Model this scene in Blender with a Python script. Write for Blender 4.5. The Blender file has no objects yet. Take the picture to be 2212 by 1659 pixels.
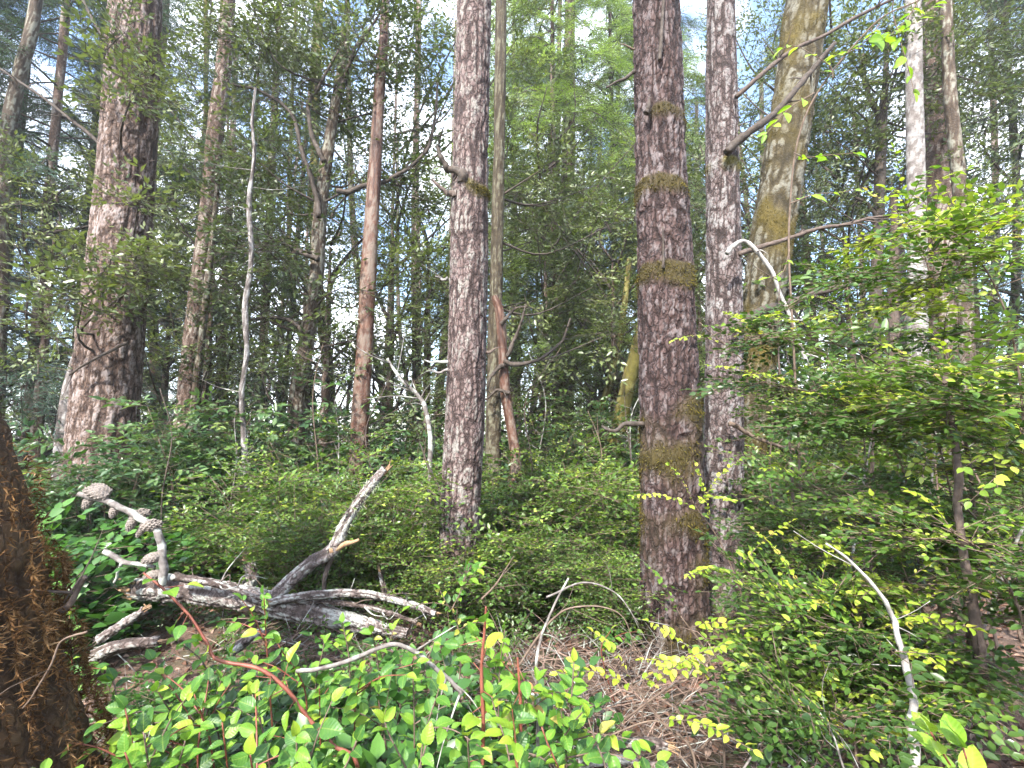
import bpy, math, numpy as np
from mathutils import Matrix, Vector

scn = bpy.context.scene
R = math.radians
# ------------------------------------------------------------------ camera
PITCH, CAMH, FPX = R(5.5), 1.6, 512.0
cam_d = bpy.data.cameras.new('camera'); cam = bpy.data.objects.new('camera', cam_d)
scn.collection.objects.link(cam); scn.camera = cam
cam_d.sensor_width = 36; cam_d.lens = 18; cam_d.clip_start = 0.05; cam_d.clip_end = 1000
cam.location = (0, 0, CAMH); cam.rotation_euler = (R(90) + PITCH, 0, 0)
# ------------------------------------------------------------------ sky and sun
SUN_EL, SUN_AZ = 44.0, 203.0      # azimuth clockwise from +Y (behind the camera, to its left)
w = bpy.data.worlds.new('World'); scn.world = w; w.use_nodes = True
nt = w.node_tree; nt.nodes.clear()
def wn(t, **k):
    n = nt.nodes.new(t)
    for a, b in k.items(): setattr(n, a, b)
    return n
sky = wn('ShaderNodeTexSky', sky_type='NISHITA', sun_disc=False, sun_elevation=R(SUN_EL), sun_rotation=R(SUN_AZ))
tc = wn('ShaderNodeTexCoord'); nz = wn('ShaderNodeTexNoise'); rp = wn('ShaderNodeValToRGB')
nz.inputs['Scale'].default_value = 3.2; nz.inputs['Detail'].default_value = 4
rp.color_ramp.elements[0].position = .46; rp.color_ramp.elements[1].position = .64
mx = wn('ShaderNodeMix', data_type='RGBA'); mx.inputs[7].default_value = (8.2, 8.6, 9.2, 1)
bg = wn('ShaderNodeBackground'); bg.inputs[1].default_value = 0.15
wo = wn('ShaderNodeOutputWorld'); L = nt.links.new
L(tc.outputs['Generated'], nz.inputs['Vector']); L(nz.outputs['Fac'], rp.inputs[0])
L(rp.outputs[0], mx.inputs[0]); L(sky.outputs[0], mx.inputs[6]); L(mx.outputs[2], bg.inputs[0]); L(bg.outputs[0], wo.inputs[0])
sd = bpy.data.lights.new('sun', 'SUN'); sd.energy = 3.6; sd.angle = R(3); sd.color = (1, .95, .86)
so = bpy.data.objects.new('sun', sd); scn.collection.objects.link(so); so.location = (0, 0, 30)
_a = R(SUN_AZ); _e = R(SUN_EL)
so.rotation_euler = Vector((math.sin(_a)*math.cos(_e), math.cos(_a)*math.cos(_e), math.sin(_e))).to_track_quat('Z', 'Y').to_euler()
vs = scn.view_settings; vs.view_transform = 'Standard'; vs.look = 'None'; vs.gamma = 1; vs.exposure = 2.2; vs.use_curve_mapping = False
scn.render.engine = 'CYCLES'
cy = scn.cycles; cy.max_bounces = 5; cy.adaptive_threshold = .03; cy.diffuse_bounces = 3; cy.glossy_bounces = 2; cy.transmission_bounces = 4
cy.use_denoising = True; cy.caustics_reflective = False; cy.caustics_refractive = False

# ------------------------------------------------------------------ helpers
K = 1024.0 / 2212.0               # measured in a 2212 px wide view of the photograph
RNG = np.random.default_rng(7)
def A(*v): return np.array(v, float)
def ground(x, y):
    x = np.asarray(x, float); y = np.asarray(y, float)
    h = .10*np.sin(x*.7+1)*np.sin(y*.55+.4) + .04*np.sin(x*2.3+y*1.1) + .025*np.sin(x*4.1-y*3.3)
    h = h*np.clip(np.hypot(x, y)/3, .2, 1)
    return h + .26*np.exp(-((x+2.0)**2/1.6+(y-4.1)**2/.7)) + .35*np.exp(-((x-3.5)**2+(y-3.5)**2)/2.5)
def at(x, y, d):
    u = (x*K-512)/FPX; v = (384-y*K)/FPX
    D = A(u, math.cos(PITCH)-v*math.sin(PITCH), math.sin(PITCH)+v*math.cos(PITCH))
    return A(0, 0, CAMH) + D*(d/D[1])
def px(n, d): return n*K/FPX*d     # view pixels -> metres at depth d
def norm(v): return v/np.maximum(np.linalg.norm(v, axis=-1, keepdims=True), 1e-9)

def hash3(i, j, k, s):
    n = (i.astype(np.int64)*374761393 + j.astype(np.int64)*668265263 + k.astype(np.int64)*2147483647 + s*974634533) & 0xffffffff
    n = ((n ^ (n >> 13))*1274126177) & 0xffffffff
    n = ((n ^ (n >> 16))*2246822519) & 0xffffffff
    return ((n ^ (n >> 15)) & 0xffffff)/float(0xffffff)
def vnoise(x, y, z, s=0):
    i, j, k = np.floor(x), np.floor(y), np.floor(z); f = x-i, y-j, z-k
    f = [t*t*(3-2*t) for t in f]; r = 0
    for a in (0, 1):
        for b in (0, 1):
            for c in (0, 1):
                r = r + hash3(i+a, j+b, k+c, s)*(f[0] if a else 1-f[0])*(f[1] if b else 1-f[1])*(f[2] if c else 1-f[2])
    return r
def cells(u, v, nu, s):            # F2-F1 of a jittered grid that wraps round the trunk, plus the id of the cell
    iu, iv = np.floor(u), np.floor(v); f1 = np.full(u.shape, 9.); f2 = f1.copy(); cid = np.zeros(u.shape)
    for a in (-1, 0, 1):
        for b in (-1, 0, 1):
            ci = iu+a; cj = iv+b; cw = np.mod(ci, nu)
            h1 = hash3(cw, cj, cw*0, s); h2 = hash3(cw, cj, cw*0+1, s)
            dd = np.hypot(ci+.5+.8*(h1-.5)-u, cj+.5+.8*(h2-.5)-v)
            n1 = dd < f1; f2 = np.where(n1, f1, np.minimum(f2, dd)); cid = np.where(n1, h1, cid); f1 = np.minimum(f1, dd)
    return f2-f1, cid
def spline(pts, n):
    P = np.asarray(pts, float); P = np.vstack([2*P[0]-P[1], P, 2*P[-1]-P[-2]]); out = []
    m = len(P)-3
    for t in np.linspace(0, m-1e-6, n):
        i = int(t); f = t-i; a, b, c, d = P[i:i+4]
        out.append(.5*(2*b+(c-a)*f+(2*a-5*b+4*c-d)*f*f+(3*b-a-3*c+d)*f**3))
    return np.array(out)
def frames_along(C):
    T = norm(np.gradient(C, axis=0)); X = np.zeros_like(C)
    x = np.cross(T[0], A(.3, 1, .2)); x = x/np.linalg.norm(x)
    for i in range(len(C)):
        x = x-T[i]*x.dot(T[i]); x = x/np.linalg.norm(x); X[i] = x
    return T, X, np.cross(T, X)
def grid_tris(rings, segs, wrap=True):
    i, j = np.meshgrid(np.arange(rings-1), np.arange(segs if wrap else segs-1), indexing='ij')
    a = i*segs+j; b = i*segs+(j+1) % segs; c = a+segs; d = b+segs
    return np.concatenate([np.stack([a, b, d], -1).reshape(-1, 3), np.stack([a, d, c], -1).reshape(-1, 3)])

class MB:                          # collects triangles for ONE mesh object
    def __init__(s): s.V = []; s.F = []; s.M = []; s.A = {}; s.n = 0
    def add(s, V, F, mi=0, **at_):
        V = np.asarray(V, float)
        s.V.append(V); s.F.append(np.asarray(F)+s.n)
        s.M.append(np.full(len(F), mi) if np.isscalar(mi) else np.asarray(mi))
        for k in set(s.A) | set(at_):
            l = s.A.setdefault(k, [np.zeros(s.n)] if s.n else [])
            val = at_.get(k, 0.); l.append(np.full(len(V), val) if np.isscalar(val) else np.asarray(val))
        s.n += len(V); return s
    def build(s, name, mats, parent=None, loc=None, smooth=True):
        V = np.concatenate(s.V); F = np.concatenate(s.F); M = np.concatenate(s.M)
        if loc is None: loc = parent['base'] if parent is not None else (0, 0, 0)
        off = np.array(loc, float)
        V = V-off
        me = bpy.data.meshes.new(name)
        me.vertices.add(len(V)); me.vertices.foreach_set('co', V.astype(np.float32).ravel())
        me.loops.add(len(F)*3); me.loops.foreach_set('vertex_index', F.astype(np.int32).ravel())
        me.polygons.add(len(F)); me.polygons.foreach_set('loop_start', (np.arange(len(F))*3).astype(np.int32))
        me.polygons.foreach_set('material_index', M.astype(np.int32))
        me.polygons.foreach_set('use_smooth', np.full(len(F), smooth))
        for k, l in s.A.items():
            a = me.attributes.new(k, 'FLOAT', 'POINT'); a.data.foreach_set('value', np.concatenate(l).astype(np.float32))
        for m in (mats if isinstance(mats, (list, tuple)) else [mats]): me.materials.append(m)
        me.update(calc_edges=True)
        o = bpy.data.objects.new(name, me); scn.collection.objects.link(o)
        if parent is not None: o.parent = parent
        else: o.location = off
        return o
def tag(o, label=None, cat=None, group=None, kind=None):
    for k, v in (('label', label), ('category', cat), ('group', group), ('kind', kind)):
        if v: o[k] = v
    return o
BASE = {}
class Root:                        # an Empty at the base of a thing
    pass
def thing(name, label, cat, loc, group=None):
    o = bpy.data.objects.new(name, None); scn.collection.objects.link(o)
    o.empty_display_size = .1; o.location = tuple(loc); o['base'] = [float(v) for v in loc]
    return tag(o, label, cat, group)

def tube(mb, pts, radii, segs=6, n=None, mi=0, rough=0., seed=0, kink=0., **at_):
    n = n or max(3, len(pts)*3); C = spline(pts, n)
    if kink:
        q = np.arange(n)*1.0; C = C+kink*np.stack([vnoise(q*f_+k_*17.3+seed, q*0, q*0, k_)-.5 for k_, f_ in ((0, .13), (1, .17), (2, .12))], -1)*np.minimum(1, q/3)[:, None]
    T, X, Y = frames_along(C)
    r = np.interp(np.linspace(0, 1, n), np.linspace(0, 1, len(radii)), radii)
    th = np.linspace(0, 2*np.pi, segs, endpoint=False)
    rr = r[:, None]*np.ones(segs)
    V = C[:, None]+rr[..., None]*(np.cos(th)[None, :, None]*X[:, None]+np.sin(th)[None, :, None]*Y[:, None])
    if rough:
        N = norm(V-C[:, None]); q = V.reshape(-1, 3)/max(r.max(), .004)
        d = (vnoise(q[:, 0]*.9, q[:, 1]*.9, q[:, 2]*.9, seed)-.5).reshape(n, segs)*2*rough*rr
        V = V+N*d[..., None]
    V = V.reshape(-1, 3); F = grid_tris(n, segs)
    V = np.vstack([V, C[:1], C[-1:]]); a, b = len(V)-2, len(V)-1; j = np.arange(segs); k = (j+1) % segs
    F = np.vstack([F, np.stack([k, j, 0*j+a], -1), np.stack([(n-1)*segs+j, (n-1)*segs+k, 0*j+b], -1)])
    at2 = {q: (np.concatenate([np.full(n*segs+2, v)]) if np.isscalar(v) else v) for q, v in at_.items()}
    mb.add(V, F, mi, **at2); return C

def trunk(mb, pts, radii, segs=48, rings=160, cell=(.05, .11), amp=.01, seed=1, bands=(), base_moss=0., flare=.25, warp=.5, lobes=0., net=1.):
    """A bark-covered stem: plates stand proud of fissures; attributes plate / moss / tone go to the material."""
    C = spline(pts, rings); T, X, Y = frames_along(C)
    L_ = np.concatenate([[0], np.cumsum(np.linalg.norm(np.diff(C, axis=0), axis=1))])
    r = np.interp(np.linspace(0, 1, rings), np.linspace(0, 1, len(radii)), radii)
    th = np.linspace(0, 2*np.pi, segs, endpoint=False)
    r0 = r[:, None]*(1+flare*np.exp(-L_/.28))[:, None]
    r0 = r0*(1+.05*np.sin(2*th+seed)[None]+.035*np.sin(3*th+seed*2.1+L_[:, None]*.8)+lobes*np.exp(-L_/.5)[:, None]*np.sin(5*th+seed)[None])
    rm = float(np.mean(r)); nu = max(5, round(2*np.pi*rm/cell[0]))
    U = np.broadcast_to(th/(2*np.pi)*nu, r0.shape); W = np.broadcast_to((L_/cell[1])[:, None], r0.shape)
    cx, sx = np.cos(th)*rm, np.sin(th)*rm
    qx, qy, qz = [np.broadcast_to(t, r0.shape) for t in (cx[None], sx[None], L_[:, None])]
    fx, fy, fz = qx/cell[0], qy/cell[0], qz/cell[1]
    def wob(o_, sd2): return warp*((vnoise(fx*.55+o_, fy*.55, fz*.6, sd2)-.5)*2.4+(vnoise(fx*1.7+o_, fy*1.7, fz*1.9, sd2+1)-.5)*1.1+(vnoise(fx*4.2+o_, fy*4.2, fz*5.5, sd2+2)-.5)*.75)
    wu = wob(5., seed); wv = wob(9., seed+3)
    e, cid = cells(U+wu, W+wv, nu, seed)
    e2, cid2 = cells(U*2+wu*2.2+.3, W*2.6+wv*2.6, nu*2, seed+5)
    wn_ = vnoise(fx*.7, fy*.7+4, fz*.5, seed+41); wn2 = vnoise(fx*1.3, fy*1.3+7, fz*.8, seed+43)
    rg = np.abs(2*vnoise(fx*1.25+wu*.3, fy*1.25+wu*.3, fz*.55+wv*.15, seed+71)-1); rg2 = np.abs(2*vnoise(fx*2.2+3, fy*2.2, fz*1.2+wv*.2, seed+73)-1)
    p0 = np.clip((rg-.02)/(.10+.26*wn_), 0, 1); p1 = np.clip((e-.01)/(.10+.3*wn2*wn2), 0, 1); p2 = np.clip(rg2/.26+.15, 0, 1)
    plate = p0*(.6+.4*p1)*(.6+.4*p2); plate = plate*(1-.2*vnoise(fx*5, fy*5, fz*6, seed+47)); cid = .5*cid+.5*cid2
    plate = 1-net*(1-plate)
    fine = vnoise(qx*90, qy*90, qz*60, seed+9)
    low = vnoise(qx*4+3, qy*4, qz*1.6, seed+17)
    h = amp*(plate*(.7+.6*cid)-.6)+amp*.5*(fine-.5)*plate+.012*(low-.5)
    moss = np.clip((low-.62)*2, 0, 1)*.5
    n2 = vnoise(qx*14, qy*14, qz*10, seed+21)
    for (z, hh, st) in bands:
        wz = (vnoise(qx*5+z, qy*5, qz*0, seed+51)-.5)*hh*2.6
        dz = C[:, 2][:, None]-z+wz; m = st*np.exp(-(dz/np.where(dz < 0, hh*2.2, hh*.8))**2)*(.1+1.8*vnoise(qx*6+z*3, qy*6, qz*5, seed+31))*(.45+vnoise(qx*3+z*7, qy*3, qz*0, seed+61)); moss = np.maximum(moss, m)
    if base_moss: moss = np.maximum(moss, np.exp(-L_/base_moss)[:, None]*(.55+.9*n2))
    moss = np.clip((moss-.3)*1.5*(.3+1.2*n2), 0, 1)
    h = h*(1-.5*moss)+moss*.014*(.2+n2)
    rr = r0+h
    V = C[:, None]+rr[..., None]*(np.cos(th)[None, :, None]*X[:, None]+np.sin(th)[None, :, None]*Y[:, None])
    N = norm(V-C[:, None])
    mb.add(V.reshape(-1, 3), grid_tris(rings, segs), 0, plate=plate.ravel()*(.7+.3*cid.ravel()), moss=moss.ravel(), tone=(low*.6+cid*.4).ravel())
    top = len(C)-1
    return C, V.reshape(-1, 3), N.reshape(-1, 3), moss.ravel()

# ------------------------------------------------------------------ materials
def mat(name):
    m = bpy.data.materials.new(name); m.use_nodes = True; m.node_tree.nodes.clear(); return m, m.node_tree
def N(t, ty, **k):
    n = t.nodes.new(ty)
    for a, b in k.items():
        if a in ('pos', 'cols'): continue
        setattr(n, a, b)
    return n
def ramp(t, fac, stops):
    n = t.nodes.new('ShaderNodeValToRGB'); e = n.color_ramp.elements
    while len(e) < len(stops): e.new(.5)
    for q, (p, c) in zip(e, stops): q.position = p; q.color = (*c, 1)
    t.links.new(fac, n.inputs[0]); return n.outputs[0]
def mixc(t, fac, a, b):
    n = t.nodes.new('ShaderNodeMix'); n.data_type = 'RGBA'
    for s, v in ((0, fac), (6, a), (7, b)):
        if hasattr(v, 'is_output'): t.links.new(v, n.inputs[s])
        else: n.inputs[s].default_value = v if s == 0 else (*v, 1)
    return n.outputs[2]
def noise(t, vec, scale, detail=3, rough=.55, sv=None):
    n = t.nodes.new('ShaderNodeTexNoise'); n.inputs['Scale'].default_value = scale; n.inputs['Detail'].default_value = detail; n.inputs['Roughness'].default_value = rough
    if sv:
        mp = t.nodes.new('ShaderNodeMapping'); mp.inputs['Scale'].default_value = sv; t.links.new(vec, mp.inputs[0]); vec = mp.outputs[0]
    t.links.new(vec, n.inputs['Vector']); return n.outputs['Fac']
def attr(t, nm): return N(t, 'ShaderNodeAttribute', attribute_name=nm).outputs['Fac']
def math_(t, op, a, b):
    n = N(t, 'ShaderNodeMath', operation=op)
    for i, v in enumerate((a, b)):
        if hasattr(v, 'is_output'): t.links.new(v, n.inputs[i])
        else: n.inputs[i].default_value = v
    return n.outputs[0]

def bark(name, fis, mid, plate, lichen=(.42, .45, .38), lich=.3, mossc=((.035, .03, .006), (.12, .105, .02)), rough=.85, crack=(30, .5, .8)):
    m, t = mat(name); oc = N(t, 'ShaderNodeTexCoord').outputs['Object']
    n1 = noise(t, oc, 55, 4, .65); n2 = noise(t, oc, 4.5, 3); n3 = noise(t, oc, 16, 3)
    c = ramp(t, math_(t, 'ADD', math_(t, 'MULTIPLY', attr(t, 'plate'), .72), math_(t, 'MULTIPLY', n1, .34)),
             [(.22, fis), (.5, mid), (.86, plate)])
    c = mixc(t, math_(t, 'MULTIPLY', attr(t, 'tone'), .3), c, tuple(v*1.2 for v in mid))
    mp = N(t, 'ShaderNodeMapping'); mp.inputs['Scale'].default_value = (1, 1, crack[1]); dn = N(t, 'ShaderNodeTexNoise'); dn.inputs['Scale'].default_value = crack[0]*.8; dn.inputs['Detail'].default_value = 3
    t.links.new(oc, dn.inputs['Vector']); vm = N(t, 'ShaderNodeVectorMath', operation='MULTIPLY_ADD'); vm.inputs[1].default_value = (1.6/crack[0],)*3
    t.links.new(dn.outputs['Color'], vm.inputs[0]); t.links.new(oc, vm.inputs[2]); t.links.new(vm.outputs[0], mp.inputs[0])
    vo = N(t, 'ShaderNodeTexVoronoi', feature='DISTANCE_TO_EDGE'); vo.inputs['Scale'].default_value = crack[0]; t.links.new(mp.outputs[0], vo.inputs['Vector'])
    ck = ramp(t, vo.outputs['Distance'], [(.02, (0, 0, 0)), (.16, (1, 1, 1))])
    c = mixc(t, math_(t, 'MULTIPLY', math_(t, 'SUBTRACT', 1., ck), crack[2]), c, tuple(v*1.4 for v in fis))
    lf = ramp(t, math_(t, 'MULTIPLY', math_(t, 'ADD', n2, n3), math_(t, 'ADD', .25, math_(t, 'MULTIPLY', attr(t, 'plate'), .75))), [(.72-.35*lich, (0, 0, 0)), (.95-.35*lich, (1, 1, 1))])
    c = mixc(t, math_(t, 'MULTIPLY', lf, .75), c, lichen)
    mc = mixc(t, n3, mossc[0], mossc[1])
    c = mixc(t, attr(t, 'moss'), c, mc)
    b = N(t, 'ShaderNodeBsdfPrincipled'); b.inputs['Roughness'].default_value = rough; b.inputs['Specular IOR Level'].default_value = .25
    t.links.new(c, b.inputs['Base Color'])
    bp = N(t, 'ShaderNodeBump'); bp.inputs['Strength'].default_value = .7; bp.inputs['Distance'].default_value = .008
    t.links.new(math_(t, 'ADD', math_(t, 'ADD', n1, math_(t, 'MULTIPLY', n3, .6)), math_(t, 'MULTIPLY', ck, crack[2]*1.2)), bp.inputs['Height']); t.links.new(bp.outputs[0], b.inputs['Normal'])
    o = N(t, 'ShaderNodeOutputMaterial'); t.links.new(b.outputs[0], o.inputs[0]); return m
def wood(name, a, b_, sc=(8, 8, 8), scale=6, rough=.8, bump=.5, spots=None):
    m, t = mat(name); oc = N(t, 'ShaderNodeTexCoord').outputs['Object']
    n1 = noise(t, oc, scale, 5, .65, sc); n2 = noise(t, oc, 9, 3)
    c = ramp(t, n1, [(.3, a), (.7, b_)])
    if spots: c = mixc(t, ramp(t, n2, [(.5, (0, 0, 0)), (.6, (1, 1, 1))]), c, spots)
    b = N(t, 'ShaderNodeBsdfPrincipled'); b.inputs['Roughness'].default_value = rough; b.inputs['Specular IOR Level'].default_value = .3
    t.links.new(c, b.inputs['Base Color'])
    bp = N(t, 'ShaderNodeBump'); bp.inputs['Strength'].default_value = bump; bp.inputs['Distance'].default_value = .006
    t.links.new(n1, bp.inputs['Height']); t.links.new(bp.outputs[0], b.inputs['Normal'])
    o = N(t, 'ShaderNodeOutputMaterial'); t.links.new(b.outputs[0], o.inputs[0]); return m
def leafm(name, stops, rough=.42, trans=.35, spec=.5, single=False, tcol=(1.25, 1.3, .55)):
    """stops: colours over the leaf's own tint; single = one leaf per object (tint from the object)."""
    m, t = mat(name)
    if single:
        oi = N(t, 'ShaderNodeObjectInfo').outputs['Random']; oc = N(t, 'ShaderNodeTexCoord').outputs['Object']
        c = ramp(t, oi, stops)
        sx = N(t, 'ShaderNodeSeparateXYZ'); t.links.new(oc, sx.inputs[0])
        rib = math_(t, 'LESS_THAN', math_(t, 'ABSOLUTE', sx.outputs[0], 0), .022)
        vein = math_(t, 'PINGPONG', math_(t, 'ADD', sx.outputs[1], math_(t, 'MULTIPLY', math_(t, 'ABSOLUTE', sx.outputs[0], 0), -.6)), .07)
        c = mixc(t, math_(t, 'MULTIPLY', rib, .22), c, (.3, .36, .08))
        nb = noise(t, oc, 3.5, 2); c = mixc(t, math_(t, 'MULTIPLY', ramp(t, nb, [(.4, (0, 0, 0)), (.7, (1, 1, 1))]), .3), c, stops[-1][1])
        nsp = noise(t, oc, 9, 2); c = mixc(t, math_(t, 'MULTIPLY', ramp(t, nsp, [(.68, (0, 0, 0)), (.74, (1, 1, 1))]), .6), c, (.12, .07, .025))
    else:
        c = ramp(t, math_(t, 'ADD', attr(t, 'tint'), math_(t, 'MULTIPLY', math_(t, 'SUBTRACT', N(t, 'ShaderNodeObjectInfo').outputs['Random'], .5), .3)), stops)
    b = N(t, 'ShaderNodeBsdfPrincipled'); b.inputs['Roughness'].default_value = rough; b.inputs['Specular IOR Level'].default_value = spec
    t.links.new(c, b.inputs['Base Color'])
    if single:
        bp = N(t, 'ShaderNodeBump'); bp.inputs['Strength'].default_value = .25; bp.inputs['Distance'].default_value = .03
        t.links.new(vein, bp.inputs['Height']); t.links.new(bp.outputs[0], b.inputs['Normal'])
    tr = N(t, 'ShaderNodeBsdfTranslucent'); mm = N(t, 'ShaderNodeMix', data_type='RGBA', blend_type='MULTIPLY'); mm.inputs[0].default_value = 1
    t.links.new(c, mm.inputs[6]); mm.inputs[7].default_value = (*tcol, 1); t.links.new(mm.outputs[2], tr.inputs[0])
    ms = N(t, 'ShaderNodeMixShader'); ms.inputs[0].default_value = trans
    t.links.new(b.outputs[0], ms.inputs[1]); t.links.new(tr.outputs[0], ms.inputs[2])
    o = N(t, 'ShaderNodeOutputMaterial'); t.links.new(ms.outputs[0], o.inputs[0]); return m

B_CENTRE = bark('bark_pale_fir', (.017, .011, .010), (.10, .068, .063), (.19, .147, .14), lichen=(.21, .2, .18), lich=.08, crack=(30, .5, .85))
B_LEFT = bark('bark_brown_fir', (.022, .013, .010), (.098, .064, .05), (.205, .152, .13), lichen=(.25, .21, .2), lich=.06, crack=(26, .4, .85))
B_DARK = bark('bark_dark_red_fir', (.009, .005, .005), (.045, .026, .023), (.098, .069, .068), lichen=(.13, .11, .11), lich=.0, mossc=((.016, .013, .005), (.062, .046, .014)), crack=(28, .4, .9))
B_GREY = bark('bark_grey_fir', (.016, .011, .010), (.09, .065, .062), (.165, .136, .136), lichen=(.21, .2, .195), lich=.08, crack=(30, .6, .85))
B_MAPLE = bark('bark_mottled_maple', (.018, .014, .007), (.045, .034, .016), (.085, .068, .038), lichen=(.15, .145, .12), lich=.2, mossc=((.024, .019, .005), (.10, .074, .015)), crack=(24, .7, .6))
B_DARKMOSSY = bark('bark_dark_mossy_far', (.018, .013, .008), (.045, .035, .022), (.085, .07, .048), lichen=(.12, .115, .08), lich=.15, crack=(24, .5, .5))  # naturally dark mossy bark, for the trunk half hidden by the middle fir
B_FAR = bark('bark_far_fir', (.026, .016, .012), (.10, .066, .051), (.2, .148, .128), lich=.08, lichen=(.26, .24, .21))
B_TAN = bark('bark_mottled_tanoak', (.03, .021, .015), (.075, .055, .04), (.145, .122, .095), lichen=(.22, .22, .18), lich=.2, crack=(24, .6, .5))
B_MOSSY = bark('bark_moss_covered', (.04, .032, .009), (.09, .074, .018), (.15, .13, .036), lichen=(.18, .17, .06), lich=.25, crack=(20, .5, .3))
B_RED = bark('bark_red_madrone', (.03, .014, .010), (.08, .038, .026), (.16, .085, .058), lichen=(.13, .105, .085), lich=.36, rough=.6, crack=(14, .3, .35))
B_PALE = bark('bark_pale_alder', (.05, .042, .038), (.115, .098, .092), (.2, .182, .176), lichen=(.3, .29, .28), lich=.22, crack=(22, 2.2, .4))
DEAD = wood('dead_grey_wood', (.055, .045, .04), (.2, .18, .17), (1, 1, 1), 26, spots=(.32, .33, .3))
DEADBROWN = wood('dead_brown_wood', (.032, .022, .018), (.115, .085, .07), (1, 1, 1), 30)
DARKWOOD = wood('dark_twig_wood', (.02, .015, .012), (.075, .058, .047), (1, 1, 1), 22)
PALEW = wood('bleached_wood', (.17, .15, .14), (.38, .365, .35), (1, 1, 1), 18)
SPLINT = wood('splintered_wood', (0.143, 0.072, 0.033), (0.338, 0.234, 0.143), (1, 1, 1), 30)
REDSTEM = wood('red_stem', (.10, .026, .018), (.21, .075, .048), (1, 1, 1), 18, rough=.5, bump=.15)
TWIG = wood('brown_twig', (0.056, 0.036, 0.026), (0.160, 0.116, 0.088), (1, 1, 1), 20)
DRY = wood('dry_pinkish_stalk', (.12, .075, .06), (.27, .19, .155), (1, 1, 1), 20)
CONEM = wood('grey_cone_scales', (.10, .078, .066), (.26, .228, .205), (1, 1, 1), 30)
LICHEN = leafm('beard_lichen', [(0, (.30, .33, .24)), (1, (.48, .5, .4))], .9, .3, .1)
MOSSF = leafm('moss_tufts', [(0, (.022, .018, .006)), (.5, (.06, .048, .012)), (1, (.12, .10, .022))], .9, .3, .1)
BROWNMOSS = leafm('brown_moss_fibres', [(0, (.03, .016, .008)), (.4, (.10, .052, .022)), (.8, (.18, .105, .045)), (1, (.3, .2, .11))], .9, .2, .1, tcol=(1.1, .9, .6))
L_TAN = leafm('tanoak_leaves', [(0, (.046, .068, .03)), (.45, (.088, .118, .046)), (.8, (.135, .165, .058)), (1, (.2, .22, .09))], .36, .32, .55)
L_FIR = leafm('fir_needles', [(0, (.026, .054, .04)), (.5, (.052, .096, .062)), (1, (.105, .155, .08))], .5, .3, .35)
L_FIRLIT = leafm('light_fir_needles', [(0, (.12, .19, .055)), (.5, (.19, .28, .08)), (1, (.30, .38, .11))], .5, .42, .3)  # fir needles again, brightened: the sunlight is put into the colour
L_HUCK = leafm('huckleberry_leaves', [(0, (.022, .05, .014)), (.5, (.058, .115, .022)), (.82, (.13, .21, .032)), (1, (.33, .39, .06))], .36, .34, .5)
L_SAL = leafm('salal_leaves', [(0, (.018, .055, .014)), (.5, (.042, .115, .02)), (.85, (.085, .19, .025)), (1, (.24, .33, .04))], .34, .3, .5)
L_BUSH = leafm('bush_leaves', [(0, (.03, .07, .03)), (.5, (.065, .125, .05)), (.85, (.13, .2, .07)), (1, (.26, .32, .1))], .34, .34, .5)
L_LITTER = leafm('dry_leaf_litter', [(0, (.045, .024, .016)), (.5, (.125, .066, .045)), (.85, (.22, .135, .098)), (1, (.36, .28, .23))], .8, .15, .2, tcol=(1.1, .9, .7))
L_FARW = leafm('far_wood_leaves_haze_tone', [(0, (.08, .11, .045)), (.5, (.15, .19, .075)), (1, (.27, .31, .13))], .5, .35, .4)  # leaf colour lightened to stand in for haze and light on the far wood
S_SAL = leafm('salal_leaf_green', [(0, (.018, .055, .016)), (.35, (.036, .105, .022)), (.75, (.07, .175, .026)), (1, (.14, .26, .034))], .42, .36, .35, single=True)
S_SALB = leafm('salal_leaf_bright', [(0, (.07, .18, .018)), (.5, (.14, .26, .024)), (1, (.25, .34, .035))], .42, .36, .35, single=True)
S_SALY = leafm('salal_leaf_yellow', [(0, (.27, .31, .045)), (.6, (.36, .36, .085)), (.85, (.40, .26, .09)), (1, (.38, .16, .085))], .4, .4, .4, single=True)
S_HUCK = leafm('huckleberry_leaf_new', [(0, (.15, .28, .022)), (.5, (.26, .37, .03)), (.88, (.36, .41, .05)), (1, (.40, .30, .08))], .36, .4, .45, single=True)
S_HUCKG = leafm('huckleberry_leaf_green', [(0, (.03, .085, .018)), (.6, (.075, .165, .024)), (1, (.17, .28, .035))], .32, .34, .5, single=True)
S_DECID = leafm('maple_leaf_green', [(0, (.12, .25, .025)), (1, (.26, .38, .04))], .4, .5, .4, single=True)

# ------------------------------------------------------------------ leaf and spray templates
def rhomb(wd=.42, f=.05):
    return A([0, 0, 0], [wd/2, .42, f], [0, 1, -.04], [-wd/2, .42, f]), np.array([[0, 1, 2], [0, 2, 3]])
def leaf8(wd=.5, f=.06, dr=.08):
    V = A([0, 0, 0], [0, .35, -.01], [0, .7, -dr*.5], [0, 1, -dr], [wd/2, .3, f], [wd*.42, .62, f*.6-dr*.3], [-wd/2, .3, f], [-wd*.42, .62, f*.6-dr*.3])
    return V, np.array([[0, 4, 1], [1, 4, 5], [1, 5, 2], [2, 5, 3], [0, 1, 6], [1, 7, 6], [1, 2, 7], [2, 3, 7]])
def leaf4(wd=.5, f=.06, dr=.08):
    V = A([0, 0, 0], [wd*.46, .27, f], [wd*.42, .63, f*.7-dr*.4], [0, 1, -dr], [-wd*.42, .63, f*.7-dr*.4], [-wd*.46, .27, f])
    return V, np.array([[0, 1, 2], [0, 2, 3], [0, 3, 4], [0, 4, 5]])
def needle(wd=.12):
    return A([-wd/2, 0, 0], [wd/2, 0, 0], [0, 1, 0]), np.array([[0, 1, 2]])
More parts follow.
